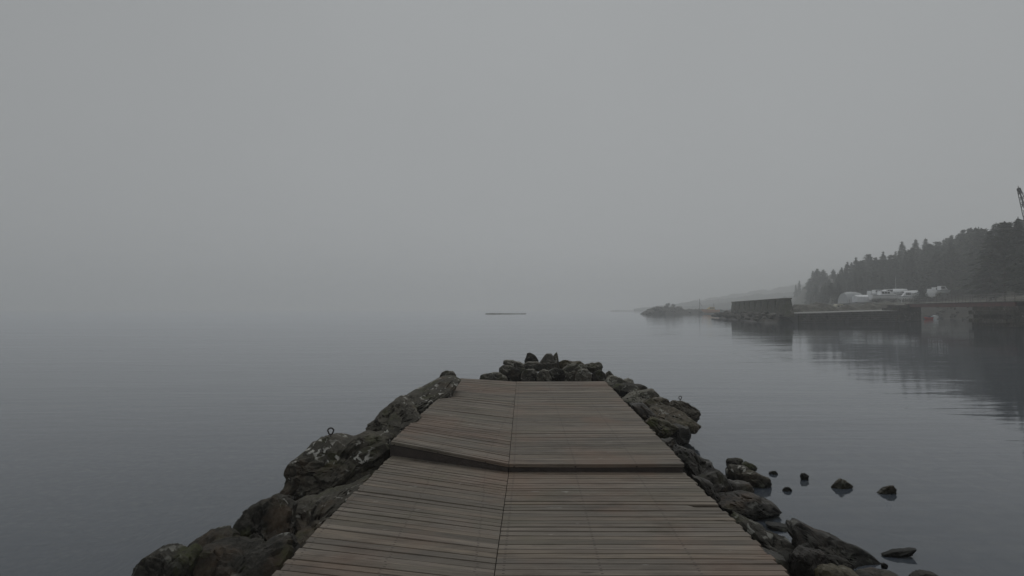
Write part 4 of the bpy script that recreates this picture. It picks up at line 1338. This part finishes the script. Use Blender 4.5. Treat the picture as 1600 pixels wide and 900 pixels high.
def tree(px, d, top_py, kind, label, group, cat='tree'):
    k = kinds[kind]
    z0 = ground(px, d) - .3
    hgt = max(3.0, P(px, top_py, d).z - z0)
    o = k[0] if not k[1] else copy_tree(k[0])
    k[1] = True
    o.location = ((px - 800) / F * d, d, z0)
    w = rt.uniform(.95, 1.35)
    # stout trees are not shrunk to needles: width follows height
    o.scale = (hgt * w, hgt * w, hgt)
    o.rotation_euler = (rt.uniform(-.03, .03), rt.uniform(-.03, .03), rt.uniform(0, 6.28))
    tag(o, label, cat, group)
    return o

rt = random.Random(21)
TOP = [(1243, 440), (1262, 426), (1290, 422), (1320, 412), (1350, 396), (1375, 396), (1400, 387), (1430, 377), (1455, 375), (1480, 367), (1505, 358), (1530, 353), (1548, 362), (1560, 352), (1575, 345), (1592, 341), (1620, 346), (1680, 330)]
LAND = [(1285, 'left of the caravan'), (1316, 'above the caravan'), (1345, 'above the dome tent'), (1375, 'above the longest motorboat'), (1412, 'behind the bare mast'), (1440, 'behind the young spruce'), (1468, 'above the stern-on boat'), (1500, 'above the sailing boat'), (1535, 'above the middle of the footbridge'), (1572, 'at the right end of the footbridge'), (1600, 'under the crane tip')]
def place_words(px):
    for lim, w in LAND:
        if px <= lim: return w
    return 'at the right edge beside the crane'
seen = {}
def wood_tree(px, d, top, kind):
    pine = kinds[kind][2]
    rel = top - interp(px, TOP)
    hw = 'tall' if rel < 3 else ('middling' if rel < 16 else 'low')
    hz = 'pale misty' if px < 1330 else ('grey-green' if px < 1500 else 'dark')
    row = 'in the front row' if d - interp(px, D0) < 62 else 'on the skyline'
    sh = 'round-crowned pine' if pine else ('narrow spruce' if kinds[kind][3] < .9 else 'broad spruce' if kinds[kind][3] > 1.1 else 'spruce')
    lab = f'{hw} {hz} {sh} {row}, {place_words(px)}'
    return tree(px, d, top, kind, lab, 'trees of the wood on the right shore')
# skyline trees, left to right
px = 1265.0
while px < 1606:
    off = rt.uniform(62, 105)
    top = interp(px, TOP) + rt.choice([-6, -2, 0, 3, 6, 10, 13]) * rt.uniform(.6, 1.2)
    wood_tree(px, interp(px, D0) + off * (1 if px < 1530 else .75), top, rt.choice([0, 2, 2, 3, 4, 4, 5, 5]))
    px += rt.uniform(4.5, 8.0)
# front row
px = 1266.0
while px < 1606:
    off = rt.uniform(40, 58)
    h_ = 483 - interp(px, TOP)
    top = interp(px, TOP) + h_ * rt.uniform(.12, .42)
    wood_tree(px, interp(px, D0) + off, top, rt.choice([0, 1, 2, 3, 3, 0, 2, 5]))
    px += rt.uniform(7, 12)
# low young growth closing the wood towards the bank at its left end
px = 1264.0
while px < 1318:
    h_ = 483 - interp(px, TOP)
    wood_tree(px, interp(px, D0) + rt.uniform(10, 30), 483 - 8 - h_ * rt.uniform(.30, .55), rt.choice([0, 2, 4, 2, 3]))
    px += rt.uniform(3.5, 6.5)
# the ghostly clump at the far left end
for px, top, kd in ((1244, 444, 3), (1249, 438, 0), (1255, 448, 2)):
    tree(px, 500 + rt.uniform(-15, 15), top, kd, 'ghostly thin spruce in the gap left of the main wood', 'spruces in the gap left of the wood')
# named ones
o = tree(1440, 182, 447, 2, 'dark young spruce standing among the white boats in the yard', None)
o.scale.x *= 2.1; o.scale.y *= 2.1
tree(1571, 128, 344, 4, 'dark broad pine with a layered crown, second from the right edge', 'trees of the wood on the right shore')
tree(1591, 122, 339, 1, 'dark pointed spruce at the right edge just left of the crane boom', 'trees of the wood on the right shore')
tree(1548, 145, 358, 2, 'dark bushy spruce left of the broad pine, in front of the hazy wood', 'trees of the wood on the right shore')
tree(1608, 116, 352, 2, 'dark bushy spruce at the right edge under the crane boom', 'trees of the wood on the right shore')
# the depth of the wood behind, one mass
mass = MB()
rm = random.Random(77)
for k in range(330):
    px = rm.uniform(1262, 1700)
    off = rm.uniform(50, 150)
    d = interp(px, D0) + off
    ki = kinds[rm.choice([0, 1, 3])]
    z0 = ground(px, d) - .3
    tp = interp(px, TOP) + rm.uniform(4, 40)
    hgt = max(4, P(px, tp, d).z - z0)
    x = (px - 800) / F * d
    a = rm.uniform(0, 6.28); ca, sa = math.cos(a) * hgt * 1.1, math.sin(a) * hgt * 1.1
    vsrc, fsrc = ki[4].v, ki[4].f
    step = 2
    base_i = len(mass.v)
    vv = []
    ff = []
    for fi in range(0, len(fsrc), step):
        f = fsrc[fi]; o0 = len(vv)
        for q in f:
            v = vsrc[q]; vv.append((x + v[0] * ca - v[1] * sa, d + v[0] * sa + v[1] * ca, z0 + v[2] * hgt))
        ff.append((o0, o0 + 1, o0 + 2, o0 + 3))
    mass.add(vv, ff)
tag(mass.build('background_forest', M['spruce'], fix=False), 'dense misty conifer wood filling the slope behind the front trees', 'forest', kind='stuff')

# shrubs on the islet
def shrub(px, d, w, h, label, z, seed, arch=False):
    rg = random.Random(seed)
    r = empty('shrub', Vector(((px - 800) / F * d, d, z)))
    tag(r, label, 'shrub', 'shrubs on the rocky islet')
    st = MB(); lf = MB()
    for k in range(9):
        a = rg.uniform(0, 6.28); rr = rg.uniform(.2, 1) * w / 2
        tipv = Vector((rr * math.cos(a), rr * math.sin(a) * .6, h * rg.uniform(.6, 1)))
        st.tube([(0, 0, -.3), tipv * .5 + Vector((0, 0, h * .15)), tipv], [.09, .06, .03], 5)
        for q in range(28):
            c = tipv + Vector((rg.gauss(0, .28), rg.gauss(0, .28), rg.gauss(-.1, .3)))
            u = Vector((rg.gauss(0, 1), rg.gauss(0, 1), rg.gauss(0, 1))).normalized() * .16
            v = u.orthogonal().normalized() * .12
            lf.add([c - u, c + v, c + u, c - v], [(0, 1, 2, 3)])
    lf.build('foliage', M['shrub'], r, fix=False); st.build('stem', M['bark'], r)
shrub(1042.5, 343, 2.6, 2.4, 'taller dark shrub on top of the rocky islet', 2.6, 3)
shrub(1053, 345, 1.6, 2.2, 'narrow dark shrub right of the tallest one on the rocky islet', 2.2, 4)
shrub(1062, 346, 2.4, 1.2, 'low dark shrub at the right end of the rocky islet', 1.9, 5)
